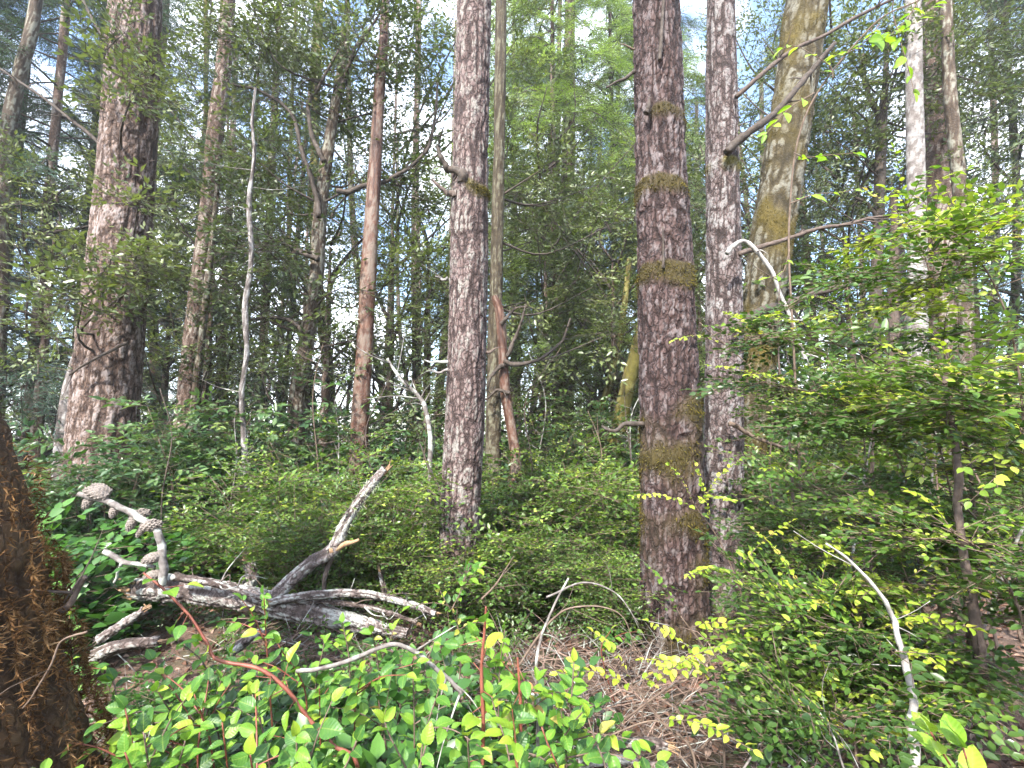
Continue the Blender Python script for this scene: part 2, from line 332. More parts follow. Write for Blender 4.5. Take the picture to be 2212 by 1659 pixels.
def basis(d, n, roll=None):
    y = norm(d); x = norm(np.cross(y, n)); z = np.cross(x, y)
    if roll is not None:
        c, s = np.cos(roll)[..., None], np.sin(roll)[..., None]; x, z = x*c+z*s, z*c-x*s
    return np.stack([x, y, z], -1)
def inst(Vt, Ft, M, T, sc):
    n = len(T); m = len(Vt)
    V = np.einsum('nij,mj->nmi', M*np.asarray(sc)[:, None, None], Vt)+T[:, None]
    return V.reshape(-1, 3), (Ft[None]+(np.arange(n)*m)[:, None, None]).reshape(-1, 3)
class Tpl: pass
def prism(p0, p1, r):
    d = norm(p1-p0); x = norm(np.cross(d, A(.31, .2, 1))); y = np.cross(d, x); an = [0, 2.1, 4.2]
    V = [p0+r*(math.cos(a)*x+math.sin(a)*y) for a in an]+[p1+.5*r*(math.cos(a)*x+math.sin(a)*y) for a in an]
    return np.array(V), np.array([[0, 1, 4], [0, 4, 3], [1, 2, 5], [1, 5, 4], [2, 0, 3], [2, 3, 5]])
def make_spray(kind, rng, size=.5, leaf=.08, nl=26, leaft=None, sub=3, droop=.15):
    """A twig along +Y with side twigs and leaves; z is up."""
    mb = []; tw = []
    axis = [(A(0, 0, 0), A(0, 1, 0), size)]
    for i in range(sub):
        s = (i+.6)/(sub+.3)*size; side = 1 if i % 2 else -1; an = rng.uniform(.5, .95)*side
        axis.append((A(0, s, -droop*s*s/size), norm(A(math.sin(an), math.cos(an), rng.uniform(-.2, .15))), size*rng.uniform(.4, .6)*(1.1-.4*s/size)))
    P = []; D = []; S = []; Nn = []
    tot = sum(a[2] for a in axis)
    for (p, d, l) in axis:
        q1 = p+d*l+A(0, 0, -droop*l*l/size); tw.append((p, q1, size*.007))
        k = max(2, int(nl*l/tot))
        for j in range(k):
            t = (j+rng.uniform(.2, .8))/k; side = 1 if j % 2 else -1
            if kind == 'broad' and t < .2: continue
            pt = p+d*l*t+A(0, 0, -droop*(l*t)**2/size)
            sidev = np.cross(d, A(0, 0, 1))*side
            if kind == 'fir':
                an = rng.uniform(.7, 1.1); up = rng.uniform(-.5, .35)
            else:
                an = rng.uniform(.6, 1.25); up = rng.uniform(-.25, .35)
            dd = norm(d*math.cos(an)+sidev*math.sin(an)+A(0, 0, up)+rng.normal(0, .1, 3))
            P.append(pt); D.append(dd); S.append(leaf*rng.uniform(.65, 1.2)); Nn.append(norm(A(0, 0, 1)+rng.normal(0, .38, 3)))
        if kind != 'fir': P.append(q1-d*leaf*.1); D.append(norm(d+rng.normal(0, .15, 3))); S.append(leaf); Nn.append(norm(A(0, 0, 1)+rng.normal(0, .3, 3)))
    P, D, S, Nn = map(np.array, (P, D, S, Nn))
    Vt, Ft = leaft
    V, F = inst(Vt, Ft, basis(D, Nn), P, S); t = Tpl()
    lt = np.repeat(rng.random(len(P)), len(Vt)); mi = np.zeros(len(F), int)
    for (a, b, r) in tw:
        v, f = prism(a, b, max(r, .0018)); F = np.vstack([F, f+len(V)]); V = np.vstack([V, v]); lt = np.concatenate([lt, np.zeros(6)]); mi = np.concatenate([mi, np.ones(6, int)])
    t.V, t.F, t.t, t.mi = V, F, lt, mi; return t
def place_sprays(mb, tpls, P, D, Nn, S, tint, rng, jit=.3):
    if not len(P): return
    P, D, Nn, S, tint = map(np.asarray, (P, D, Nn, S, tint)); pick = rng.integers(0, len(tpls), len(P))
    for k, t in enumerate(tpls):
        q = pick == k
        if not q.any(): continue
        V, F = inst(t.V, t.F, basis(D[q], Nn[q]), P[q], S[q]); n = int(q.sum())
        tt = np.clip(np.repeat(tint[q], len(t.V))*(1-jit)+np.tile(t.t, n)*jit, 0, 1)
        mb.add(V, F, np.tile(t.mi, n), tint=tt)
_r = np.random.default_rng(11)
SP_BROAD = [make_spray('broad', _r, .55, .085, 24, rhomb(.42), 3) for _ in range(6)]
SP_FIR = [make_spray('fir', _r, .62, .10, 66, needle(.17), 5, .25) for _ in range(5)]
SP_HUCK = [make_spray('huck', _r, .36, .056, 20, rhomb(.56, .09), 3, .12) for _ in range(6)]
SP_BUSH = [make_spray('broad', _r, .42, .105, 14, leaf4(.46, .08, .14), 2, .1) for _ in range(5)]
SP_HUCKN = [make_spray('huck', _r, .30, .038, 30, leaf4(.56), 4, .12) for _ in range(5)]
SP_SAL = [make_spray('broad', _r, .36, .085, 12, leaf8(.6), 1, .2) for _ in range(5)]
SP_FAR = [make_spray('broad', _r, 1.0, .22, 18, rhomb(.5), 3) for _ in range(5)]

def rdir(rng, n): return norm(rng.normal(0, 1, (n, 3)))
def clump(mb, tpls, c, rad, n, rng, tint=(.2, .7), size=1., out=A(0, 0, 0), flat=.35):
    """n sprays in an ellipsoid, pointing out from its middle."""
    d = rdir(rng, n); q = d*np.cbrt(rng.random(n))[:, None]**.7
    P = c+q*rad
    D = norm(d*A(1, 1, .55)+out+rng.normal(0, .35, (n, 3)))
    P = P-D*.25*size
    Nn = norm(A(0, 0, 1)+rng.normal(0, flat, (n, 3)))
    place_sprays(mb, tpls, P, D, Nn, size*rng.uniform(.75, 1.25, n), rng.uniform(tint[0], tint[1], n), rng)

# ------------------------------------------------------------------ ground
def build_ground():
    m, t = mat('forest_floor'); oc = N(t, 'ShaderNodeTexCoord').outputs['Object']
    n1 = noise(t, oc, 2.2, 5); n2 = noise(t, oc, 38, 5, .7)
    c = ramp(t, n2, [(.3, (.028, .017, .012)), (.55, (.10, .06, .042)), (.75, (.20, .135, .10))])
    c = mixc(t, ramp(t, n1, [(.5, (0, 0, 0)), (.65, (.7, .7, .7))]), c, (.035, .045, .014))
    b = N(t, 'ShaderNodeBsdfPrincipled'); b.inputs['Roughness'].default_value = .95; t.links.new(c, b.inputs['Base Color'])
    bp = N(t, 'ShaderNodeBump'); bp.inputs['Distance'].default_value = .03; t.links.new(n2, bp.inputs['Height']); t.links.new(bp.outputs[0], b.inputs['Normal'])
    o = N(t, 'ShaderNodeOutputMaterial'); t.links.new(b.outputs[0], o.inputs[0])
    n = 181; s = np.linspace(-1, 1, n); s = np.sign(s)*np.abs(s)**2.6*220
    X, Y = np.meshgrid(s, s+4, indexing='ij'); Z = ground(X, Y)*np.clip(1.4-np.hypot(X, Y)/60, 0, 1)
    mb = MB(); mb.add(np.stack([X, Y, Z], -1).reshape(-1, 3), grid_tris(n, n, False)[:, ::-1])
    tag(mb.build('ground', m), kind='structure')
build_ground()

# ------------------------------------------------------------------ trees
def trunk_pts(pxs, d, sink=.08):
    """top-to-bottom view pixels at depth d -> world points from the ground up."""
    P = [at(p[0], p[1], p[2] if len(p) > 2 else d) for p in pxs][::-1]
    dr = P[0]-P[1] if len(P) > 1 else A(0, 0, -1)
    b = P[0].copy(); g = float(ground(b[0], b[1]))
    if b[2] > g+.02:
        k = (b[2]-g)/max(-dr[2], .2); b = b+np.clip(dr*k, -.35, .35)*A(1, 1, 0); b[2] = g
        P = [b-A(0, 0, sink)]+P
    else: P[0] = A(b[0], b[1], g-sink)
    return P
def moss_part(root, V, Nn, moss, n, rng, size=.027, m=None, down=.9, name='moss'):
    idx = np.nonzero(moss > .45)[0]
    if len(idx) < 20: return
    idx = rng.choice(idx, n); Vt, Ft = needle(.35)
    D = norm(Nn[idx]*1.0+rng.normal(0, .6, (n, 3))+A(0, 0, -down)); mb = MB()
    v, f = inst(Vt, Ft, basis(D, rdir(rng, n)), V[idx]-Nn[idx]*.004, size*rng.uniform(.4, 1.3, n))
    mb.add(v, f, 0, tint=np.repeat(rng.random(n), 3)); tag(mb.build(name, m or MOSSF, root), kind='stuff')
def limb(root, pxs, d, w0, w1, m, name='branch', twigs=0, seed=0, segs=7, rough=.25, twl=.35, leaf=None):
    """a branch through view pixels (x, y[, depth]); w0, w1 its widths in view pixels"""
    rng = np.random.default_rng(seed+100); P = [at(p[0], p[1], p[2] if len(p) > 2 else d) for p in pxs]
    mb = MB(); r = [px(w0, d)/2, px(w1, d)/2]
    C = tube(mb, P, r, segs, max(14, len(P)*9), 0, rough*1.2, seed, kink=6*rough*r[0])
    T = norm(np.gradient(C, axis=0))
    for _ in range(twigs):
        i = rng.integers(len(C)//4, len(C)); p = C[i]; dv = norm(T[i]*.6+rng.normal(0, .6, 3)); l = twl*rng.uniform(.3, 1)
        tube(mb, [p, p+dv*l*.5+rng.normal(0, .03, 3)*l, p+dv*l+rng.normal(0, .12, 3)*l+A(0, 0, -.1*l)], [r[1]*.5+.0015, .0012], 4, 6)
    return mb.build(name, m, root), C

def hero_tree(name, label, cat, pxs, d, wpx, bk, segs=48, rings=200, rng=None, group=None, mossn=0, **kw):
    P = trunk_pts(pxs, d); root = thing(name, label, cat, P[0]+A(0, 0, .08), group)
    mb = MB(); C, V, Nn, ms = trunk(mb, P, [px(x, d)/2 for x in wpx], segs, rings, **kw)
    mb.build('trunk', bk, root)
    if mossn: moss_part(root, V, Nn, ms, mossn, np.random.default_rng(kw.get('seed', 1)))
    return root, C
def stubs(root, C, n, rng, m, z0, z1, l=(.1, .5), r=.008, name='dead_branch', back=False):
    """short dead branch stubs round a trunk, each its own part"""
    T = norm(np.gradient(C, axis=0)); zs = C[:, 2]
    for _ in range(n):
        z = rng.uniform(z0, z1); i = int(np.argmin(abs(zs-z))); a = rng.uniform(0, 2*np.pi)
        dv = A(math.cos(a), math.sin(a), rng.uniform(-.25, .35)); L_ = rng.uniform(*l)
        mb = MB(); p = C[i]; tube(mb, [p, p+dv*L_*.5+rng.normal(0, .03, 3), p+dv*L_+rng.normal(0, .05, 3)], [r*rng.uniform(.8, 1.4), r*.5], 5, 8, 0, .3)
        mb.build(name, m, root)
def zat(y, d): return float(at(1106, y, d)[2])

# centre fir
fir_c, C_c = hero_tree('fir_tree', 'tall pale pinkish-grey fir trunk in the middle, rising behind the fallen log', 'fir tree',
    [(1026, -500), (1023, 0), (1014, 400), (1011, 640), (1005, 900), (992, 1150), (985, 1300)], 4.5,
    [94, 90, 88, 86, 84, 80, 76], B_CENTRE, 116, 500, cell=(.05, .10), amp=.014, seed=3, flare=.12, bands=[(zat(410, 4.5), .05, .8)], mossn=500)
limb(fir_c, [(1000, 395), (985, 370), (955, 345), (940, 318)], 4.35, 24, 9, DARKWOOD, seed=1, twigs=3)
limb(fir_c, [(985, 425), (960, 408), (930, 388)], 4.4, 16, 5, DEADBROWN, seed=2)
for i, (a, b, c_, e) in enumerate([(968, 782, 915, 775), (968, 800, 925, 797), (968, 600, 940, 596), (960, 1080, 905, 958), (950, 1110, 930, 1060), (1050, 760, 1078, 752)]):
    limb(fir_c, [(a, b), ((a+c_)/2, (b+e)/2+4), (c_, e)], 4.4, 8, 3, [DEAD, DEAD, DEAD, DARKWOOD, DARKWOOD, DEADBROWN][i], 'dead_branch', seed=5+i, twigs=1)
# left fir
fir_l, C_l = hero_tree('fir_tree', 'thick brown fir trunk at left behind the pine-cone branch', 'fir tree',
    [(308, -400), (294, 0), (272, 350), (252, 600), (235, 800), (222, 1000), (212, 1150)], 6.4,
    [150, 142, 134, 126, 120, 114, 108, 100, 94], B_LEFT, 120, 440, cell=(.07, .18), amp=.026, seed=8, flare=.15, warp=.6)
stubs(fir_l, C_l, 14, np.random.default_rng(4), DEADBROWN, 3, 9, (.15, .6), .012)
limb(fir_l, [(275, 740), (200, 780), (150, 810)], 5.9, 7, 4, DARKWOOD, seed=22, twigs=2)
limb(fir_l, [(255, 180), (225, 90), (180, 5)], 6.2, 13, 6, DARKWOOD, seed=23, twigs=5)
limb(fir_l, [(225, 320), (130, 240), (0, 150)], 6.3, 9, 5, DARKWOOD, seed=24, twigs=8)
# right dark fir, mossy foot
fir_r, C_r = hero_tree('fir_tree', 'dark red-brown fir trunk with moss rings and mossy foot, right of centre', 'fir tree',
    [(1410, -500), (1419, 0), (1430, 400), (1438, 620), (1446, 900), (1452, 1150), (1458, 1400)], 3.8,
    [128, 123, 121, 118, 113, 107, 103, 100, 96], B_DARK, 124, 500, cell=(.05, .115), amp=.018, seed=14, flare=.22, base_moss=.42, lobes=.07, warp=.65,
    bands=[(zat(245, 3.7), .04, .75), (zat(395, 3.7), .05, 1.3), (zat(578, 3.7), .06, 1.4), (zat(880, 3.7), .22, 1.0), (zat(1100, 3.7), .2, .9)], mossn=7000)
limb(fir_r, [(1392, 915), (1350, 918), (1325, 928), (1298, 924)], 3.75, 13, 6, DARKWOOD, seed=31)
limb(fir_r, [(1372, 155), (1345, 168), (1308, 192)], 3.75, 10, 4, DARKWOOD, seed=32)
limb(fir_r, [(1372, 105), (1355, 100), (1338, 95)], 3.75, 5, 2, TWIG, seed=33)
limb(fir_r, [(1425, 130), (1428, 70), (1432, 0), (1430, -70)], 3.6, 10, 6, DARKWOOD, 'dead_branch', seed=34)
limb(fir_r, [(1432, 580), (1432, 540), (1433, 490)], 3.6, 7, 3, DARKWOOD, 'dead_branch', seed=35)
limb(fir_r, [(1395, 245), (1400, 235), (1405, 212)], 3.62, 16, 5, DARKWOOD, 'branch_knot', seed=36, rough=.1)
# grey fir beside it
fir_g, C_g = hero_tree('fir_tree', 'slimmer grey plated fir trunk just right of the dark mossy-footed fir, with long dead branches', 'fir tree',
    [(1556, -400), (1558, 0), (1560, 300), (1563, 600), (1562, 900), (1558, 1150), (1556, 1320)], 4.7,
    [92, 88, 84, 80, 76, 72, 68, 62, 58], B_GREY, 104, 460, cell=(.05, .095), amp=.013, seed=23, flare=.2, bands=[(zat(345, 4.6), .05, .7)], base_moss=.25, mossn=700)
limb(fir_g, [(1570, 330), (1640, 268), (1720, 195), (1800, 97)], 4.45, 20, 10, DARKWOOD, seed=41, twigs=5)
limb(fir_g, [(1590, 210), (1680, 130), (1780, 78), (1880, 20), (1960, -20)], 4.5, 11, 6, DEADBROWN, seed=42, twigs=7)
limb(fir_g, [(1580, 712), (1640, 680), (1710, 655), (1770, 628), (1860, 600), (1965, 572)], 4.4, 22, 11, DARKWOOD, seed=43, twigs=8)
limb(fir_g, [(1570, 548), (1590, 528), (1612, 522), (1640, 545), (1672, 600), (1705, 680), (1745, 782)], 4.3, 11, 7, PALEW, seed=44, twigs=3, rough=.15, segs=9)
limb(fir_g, [(1595, 550), (1680, 522), (1760, 492), (1850, 480), (1960, 462)], 4.55, 12, 6, DEADBROWN, seed=45, twigs=8)
limb(fir_g, [(1575, 915), (1620, 935), (1690, 965), (1745, 985)], 4.4, 11, 5, TWIG, seed=46, twigs=5)
stubs(fir_g, C_g, 8, np.random.default_rng(44), DARKWOOD, 2, 8, (.08, .35), .007)
# leaning mottled maple
map_, C_m = hero_tree('maple_tree', 'leaning mottled trunk with golden moss behind the grey fir', 'maple tree',
    [(1790, -400), (1742, 0), (1708, 250), (1676, 450), (1648, 650), (1624, 850), (1610, 1000), (1604, 1120)], 6.2,
    [74, 72, 74, 78, 82, 84, 84, 84, 82], B_MAPLE, 90, 380, cell=(.10, .16), amp=.026, net=.9, seed=33, flare=.15, bands=[(zat(500, 6.2), .2, 1.2), (zat(300, 6.2), .5, .8), (zat(60, 6.2), .6, .8), (zat(700, 6.2), .3, .8), (zat(900, 6.2), .3, .8)], mossn=6000)

# ------------------------------------------------------------------ lesser trunks
def stem(name, label, cat, pxs, d, wpx, bk, segs=18, rings=60, seed=0, amp=.006, cell=(.06, .12), group=None, **kw):
    return hero_tree(name, label, cat, pxs, d, wpx, bk, segs, rings, None, group, seed=seed, amp=amp, cell=cell, **kw)
t_lean, Cx = stem('fir_tree', 'slender pale trunk leaning in the top left corner against blue sky', 'fir tree', [(140, -500), (78, 0), (45, 150), (18, 280), (6, 450), (-5, 700), (-15, 1000)], 8.5, [34, 33, 31, 29, 27, 25, 22], B_TAN, 24, 120, 51)
t_sliver, _ = stem('birch_tree', 'pale sliver of trunk close behind the left side of the thick brown fir', 'tree', [(300, -400), (275, 300), (225, 620), (172, 790), (150, 880), (138, 1000), (130, 1100)], 7.4, [44, 40, 36, 32, 28], B_PALE, 28, 120, 52)
t_two, C2 = stem('fir_tree', 'brown twin-stemmed trunk leaning right between the thick left fir and the white dead stem', 'fir tree', [(505, -300), (488, 90), (468, 260), (445, 500), (420, 700), (405, 860), (390, 1000), (380, 1120)], 8.2, [44, 42, 42, 40, 37, 34, 30], B_FAR, 40, 200, 53, cell=(.06, .14), amp=.012)
mbx = MB(); trunk(mbx, trunk_pts([(470, 400), (450, 600), (428, 800), (412, 950), (395, 1110)], 8.0), [px(20, 8)/2, px(18, 8)/2, px(10, 8)/2], 20, 100, seed=54); mbx.build('second_stem', B_TAN, t_two)
t_white, C3 = stem('dead_tree', 'thin white dead stem standing straight left of the dark spreading oak', 'dead tree', [(552, 190), (545, 260), (549, 340), (538, 440), (543, 560), (530, 660), (533, 760), (522, 850), (526, 930), (534, 1060)], 5.9, [13, 12, 12, 11, 9, 4], B_PALE, 16, 110, 55)
stubs(t_white, C3, 10, np.random.default_rng(5), DEAD, 1.2, 5, (.2, .7), .005)
t_oak, C4 = stem('tanoak_tree', 'crooked mottled oak with dark spreading crown left of the red-barked stem', 'oak tree', [(742, 60), (740, 130), (712, 300), (692, 450), (683, 600), (664, 730), (645, 840), (640, 930), (648, 1080)], 7.0, [40, 40, 36, 32, 30, 28, 26, 18, 12], B_TAN, 36, 200, 56)
t_pink, _ = stem('fir_tree', 'short visible stretch of pinkish trunk right behind the crooked oak base', 'fir tree', [(668, 600), (662, 760), (656, 900), (654, 1060)], 10.5, [28, 26, 24, 20], B_FAR, 20, 80, 57)
t_red, C5 = stem('madrone_tree', 'straight orange-red peeling madrone stem left of the middle fir', 'madrone tree', [(838, -200), (830, 60), (820, 200), (812, 330), (798, 560), (788, 740), (778, 900), (768, 1080)], 6.7, [40, 38, 36, 34, 30, 24, 20, 16], B_RED, 30, 160, 58, amp=.003, cell=(.09, .3))
t_grey2, C6 = stem('fir_tree', 'grey-brown trunk half hidden behind the right edge of the middle fir', 'fir tree', [(1085, -200), (1078, 300), (1072, 600), (1068, 800), (1066, 1000), (1070, 1200)], 6.8, [40, 38, 34, 30, 27, 24], B_DARKMOSSY, 36, 200, 59, amp=.009)
t_mad, C7 = stem('madrone_tree', 'curved red madrone stem with dark broken top right of the middle fir', 'madrone tree', [(1068, 640), (1080, 680), (1086, 760), (1092, 850), (1106, 930), (1115, 1000), (1108, 1050), (1086, 1110)], 6.6, [30, 30, 27, 24, 22, 22, 24, 18], B_RED, 28, 140, 60, amp=.004, cell=(.08, .25))
for i, pp in enumerate([[(1088, 780), (1130, 790), (1180, 765), (1215, 735), (1235, 690)], [(1090, 790), (1062, 808), (1052, 840)], [(1100, 850), (1070, 845), (1050, 865)], [(1082, 700), (1100, 680), (1130, 660)], [(1095, 770), (1120, 720), (1138, 660)]]):
    limb(t_mad, pp, 6.5, 11, 4, DARKWOOD, seed=60+i, twigs=6)
t_d, C8 = stem('fir_tree', 'distant reddish-grey fir in the gap between the middle fir and the dark fir', 'fir tree', [(1238, -600), (1232, 0), (1228, 300), (1224, 550), (1222, 750), (1220, 900), (1218, 1050)], 13.5, [46, 44, 42, 40, 36, 30, 24, 18], B_FAR, 44, 240, 61, amp=.02, cell=(.1, .25))
stubs(t_d, C8, 22, np.random.default_rng(15), DEADBROWN, 2, 12, (.5, 2.2), .014)
t_m1, _ = stem('maple_tree', 'yellow-green mossy trunk leaning left of the dark fir', 'maple tree', [(1410, 560), (1385, 720), (1360, 820), (1335, 930), (1312, 1030), (1300, 1110)], 8.6, [36, 34, 34, 32, 28, 22], B_MOSSY, 26, 110, 62, amp=.01, cell=(.2, .3), bands=[(1.2, 1.5, .9)], mossn=1200)
t_m2, _ = stem('maple_tree', 'thin dark leaning mossy stem crossing below the distant fir', 'maple tree', [(1360, 560), (1345, 690), (1325, 800), (1300, 880), (1270, 960), (1240, 1030), (1212, 1110)], 9.5, [20, 20, 18, 17, 15, 12], B_MOSSY, 18, 90, 63)
t_p, C13 = stem('alder_tree', 'pale grey straight trunk at right with white patches above the thicket', 'alder tree', [(1970, -600), (1973, 0), (1976, 250), (1980, 500), (1982, 750), (1985, 950), (1985, 1150)], 7.0, [42, 40, 38, 37, 34, 32, 28], B_PALE, 36, 200, 64, amp=.006, cell=(.09, .05), net=.5)
t_rb, C14 = stem('fir_tree', 'wide reddish-brown trunk behind the pale grey trunk at right', 'fir tree', [(2015, -600), (2025, 0), (2030, 300), (2032, 600), (2035, 900), (2035, 1100)], 8.6, [66, 64, 62, 60, 56, 52], B_FAR, 44, 220, 65, amp=.014, cell=(.07, .14))
t_sl, C15 = stem('fir_tree', 'slim brown stem leaning left across the wide reddish trunk at upper right', 'fir tree', [(2020, -400), (2042, 0), (2052, 200), (2072, 400), (2085, 600), (2092, 900), (2095, 1100)], 6.6, [28, 27, 26, 25, 24, 22], B_TAN, 24, 160, 66)
t_fk, C16 = stem('tanoak_tree', 'dark slender forked oak silhouetted left of the pale grey trunk', 'oak tree', [(1918, 60), (1912, 180), (1905, 270), (1900, 400), (1895, 550), (1890, 700), (1885, 950)], 8.0, [30, 28, 26, 24, 22, 14, 8], DARKWOOD, 18, 100, 67)
limb(t_fk, [(1905, 275), (1885, 235), (1870, 190), (1862, 120)], 8.0, 16, 7, DARKWOOD, seed=71, twigs=8, twl=.8)
limb(t_fk, [(1898, 480), (1870, 440), (1840, 420)], 8.0, 10, 4, DARKWOOD, seed=72, twigs=8, twl=.8)
t_sn, _ = stem('broken_snag', 'splintered brown broken snag at right beside the dark forked oak', 'dead tree', [(1930, 420), (1936, 500), (1938, 600), (1936, 720), (1935, 1000)], 7.6, [40, 40, 38, 34, 24, 8], DEADBROWN, 20, 80, 68, amp=.02, cell=(.06, .4))
# many thin far trunks seen through the gaps
farpos = [(340, 15), (470, 20), (560, 24), (600, 15), (690, 18), (740, 22), (850, 16), (895, 27), (940, 19), (1125, 24), (1150, 30), (1172, 20), (1190, 34), (1270, 27), (1288, 22), (1330, 32), (1355, 18), (1500, 24), (1640, 22), (1700, 17), (1740, 26), (1780, 14), (1822, 19), (1860, 25), (2120, 15), (2180, 12), (640, 30), (1215, 38), (1310, 42), (880, 36), (1105, 40), (1250, 44), (1140, 17), (1165, 26), (1200, 28), (1265, 19), (1345, 25), (505, 14), (580, 19), (720, 14), (820, 21), (900, 14)]
rf = np.random.default_rng(77)
ORD = 'first second third fourth fifth sixth seventh eighth ninth tenth eleventh twelfth thirteenth fourteenth fifteenth sixteenth seventeenth eighteenth nineteenth twentieth'.split()
cnt = {}
for i, (x, d) in enumerate(sorted(farpos)):
    wd = rf.uniform(.12, .34); ln = rf.normal(0, 35)
    bkm = [B_FAR, B_FAR, B_TAN, B_RED, B_MOSSY][rf.integers(0, 5)]
    b = at(x, 935, d); g = float(ground(b[0], b[1]))
    P = [A(b[0], d, g-.1), A(b[0]+ln*.006, d, 3), A(b[0]+ln*.02+rf.normal(0, .15), d, 8), A(b[0]+ln*.03, d, 18)]
    side = 'left of the middle fir' if x < 960 else ('between the middle fir and the dark fir' if x < 1400 else 'right of the dark fir')
    rt = thing('far_tree', 'far-off trunk ' + side + ', ' + ORD[cnt.setdefault(side, 0)] + ' from the left', 'tree', (b[0], d, g), 'far trunks ' + side)
    cnt[side] += 1
    mb = MB(); C, V, _n, _m = trunk(mb, P, [wd/2*1.1, wd/2, wd/2*.85, wd/2*.6], 12, 60, cell=(.12, .3), amp=.02, seed=100+i, flare=.2)
    for _ in range(16):
        z = rf.uniform(1.5, 9); k = int(np.argmin(abs(C[:, 2]-z))); a = rf.uniform(0, 6.28); l = rf.uniform(.5, 2); dv = A(math.cos(a), math.sin(a), rf.uniform(-.3, .3))
        tube(mb, [C[k], C[k]+dv*l*.5+A(0, 0, .05), C[k]+dv*l+A(0, 0, -.1)], [.014, .004], 4, 5)
    mb.build('trunk', bkm, rt)

# ------------------------------------------------------------------ crowns
def fir_crown(seed, h0, h1, rad, nb, dens, droop=.25):
    rng = np.random.default_rng(seed); mb = MB(); P = []; D = []; Nn = []; S = []; Tn = []
    for i in range(nb):
        f = (i+rng.random())/nb; z = h0+(h1-h0)*f; a = rng.uniform(0, 2*np.pi); l = rad*(1-.75*f)*rng.uniform(.65, 1.15)
        dv = A(math.cos(a), math.sin(a), 0); up = rng.uniform(-.15, .25)
        pts = [A(0, 0, z), A(0, 0, z)+dv*l*.5+A(0, 0, up*l*.5), A(0, 0, z)+dv*l+A(0, 0, up*l*.5-droop*l)]
        C = tube(mb, pts, [.022, .005], 4, 9, 1, tint=0.); sd = np.cross(dv, A(0, 0, 1)); tn = rng.uniform(.1, .8)
        m = int(dens*l)
        for k in range(m):
            t = rng.uniform(.18, 1); q = C[min(8, int(t*8.99))]+rng.normal(0, .05, 3); s = 1 if k % 2 else -1
            P.append(q); D.append(norm(dv*rng.uniform(.5, 1)+sd*s*rng.uniform(.3, 1.1)*(1.1-t*.7)+A(0, 0, rng.uniform(-.6, 0)))); Nn.append(norm(A(0, 0, 1)+rng.normal(0, .3, 3)))
            S.append(rng.uniform(.7, 1.25)); Tn.append(np.clip(tn+rng.normal(0, .15), 0, 1))
    place_sprays(mb, SP_FIR, P, D, Nn, S, Tn, rng); return mb
def broad_crown(seed, z0, z1, rad, ncl, nsp, tint=(.15, .75), lean=0.):
    rng = np.random.default_rng(seed); mb = MB()
    for i in range(ncl):
        f = (i+rng.random())/ncl; z = z0+(z1-z0)*f; a = rng.uniform(0, 2*np.pi); rr = rad*math.sqrt(rng.uniform(.08, 1))*(1-.35*abs(2*f-1)**2)
        c = A(math.cos(a)*rr, math.sin(a)*rr, z); s0 = A(0, 0, max(z0*.6, z-rr*.9-.3))
        tube(mb, [s0, s0*.5+c*.5+rng.normal(0, .2, 3)+A(0, 0, -.1), c], [.03, .008], 5, 9, 1, tint=0.)
        t0 = rng.uniform(*tint); clump(mb, SP_BROAD, c, rng.uniform(.55, 1.0)*A(1, 1, .6), nsp, rng, (max(0, t0-.2), min(1, t0+.25)), 1., norm(c-s0)*.4)
    return mb
protos = {}
def proto(key, mb, mats):
    o = mb.build('crown', mats); me = o.data; bpy.data.objects.remove(o); protos[key] = me
for k in range(3): proto(('fir', k), fir_crown(200+k, 1.5, 17, [2.6, 3.1, 2.2][k], 84, 9), [L_FIR, DARKWOOD])
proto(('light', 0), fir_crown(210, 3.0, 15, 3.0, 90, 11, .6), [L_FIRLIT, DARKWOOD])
for k in range(4): proto(('broad', k), broad_crown(220+k, [1.8, 2.5, 1.2, 3.5][k], [9, 10, 7, 11][k], [2.3, 2.8, 2.0, 2.6][k], 28, 18), [L_TAN, DARKWOOD])
def crown_tree(kind, k, x, d, label, sc=1., rot=0., group=None, bk=B_FAR, wd=.2, h=18, lean=0.):
    b = at(x, 935, d); g = float(ground(b[0], b[1])); nm = {'fir': 'fir_tree', 'light': 'fir_tree', 'broad': 'tanoak_tree'}[kind]
    rt = thing(nm, label, 'oak tree' if kind == 'broad' else 'fir tree', (b[0], d, g), group)
    if kind == 'broad': h = 5.2*sc
    P = [A(b[0], d, g-.1), A(b[0]+lean*.3, d, g+h*.25), A(b[0]+lean*.7, d, g+h*.6), A(b[0]+lean, d, g+h)]
    mb = MB(); trunk(mb, P, [wd/2, wd*.45, wd*.33, wd*.08], 14, 60, cell=(.1, .22), amp=.014, seed=int(x) % 97+int(d))
    mb.build('trunk', bk, rt)
    c = bpy.data.objects.new('crown', protos[(kind, k)]); scn.collection.objects.link(c); c.parent = rt; c.rotation_euler = (0, 0, rot); c.scale = (sc, sc, sc); return rt
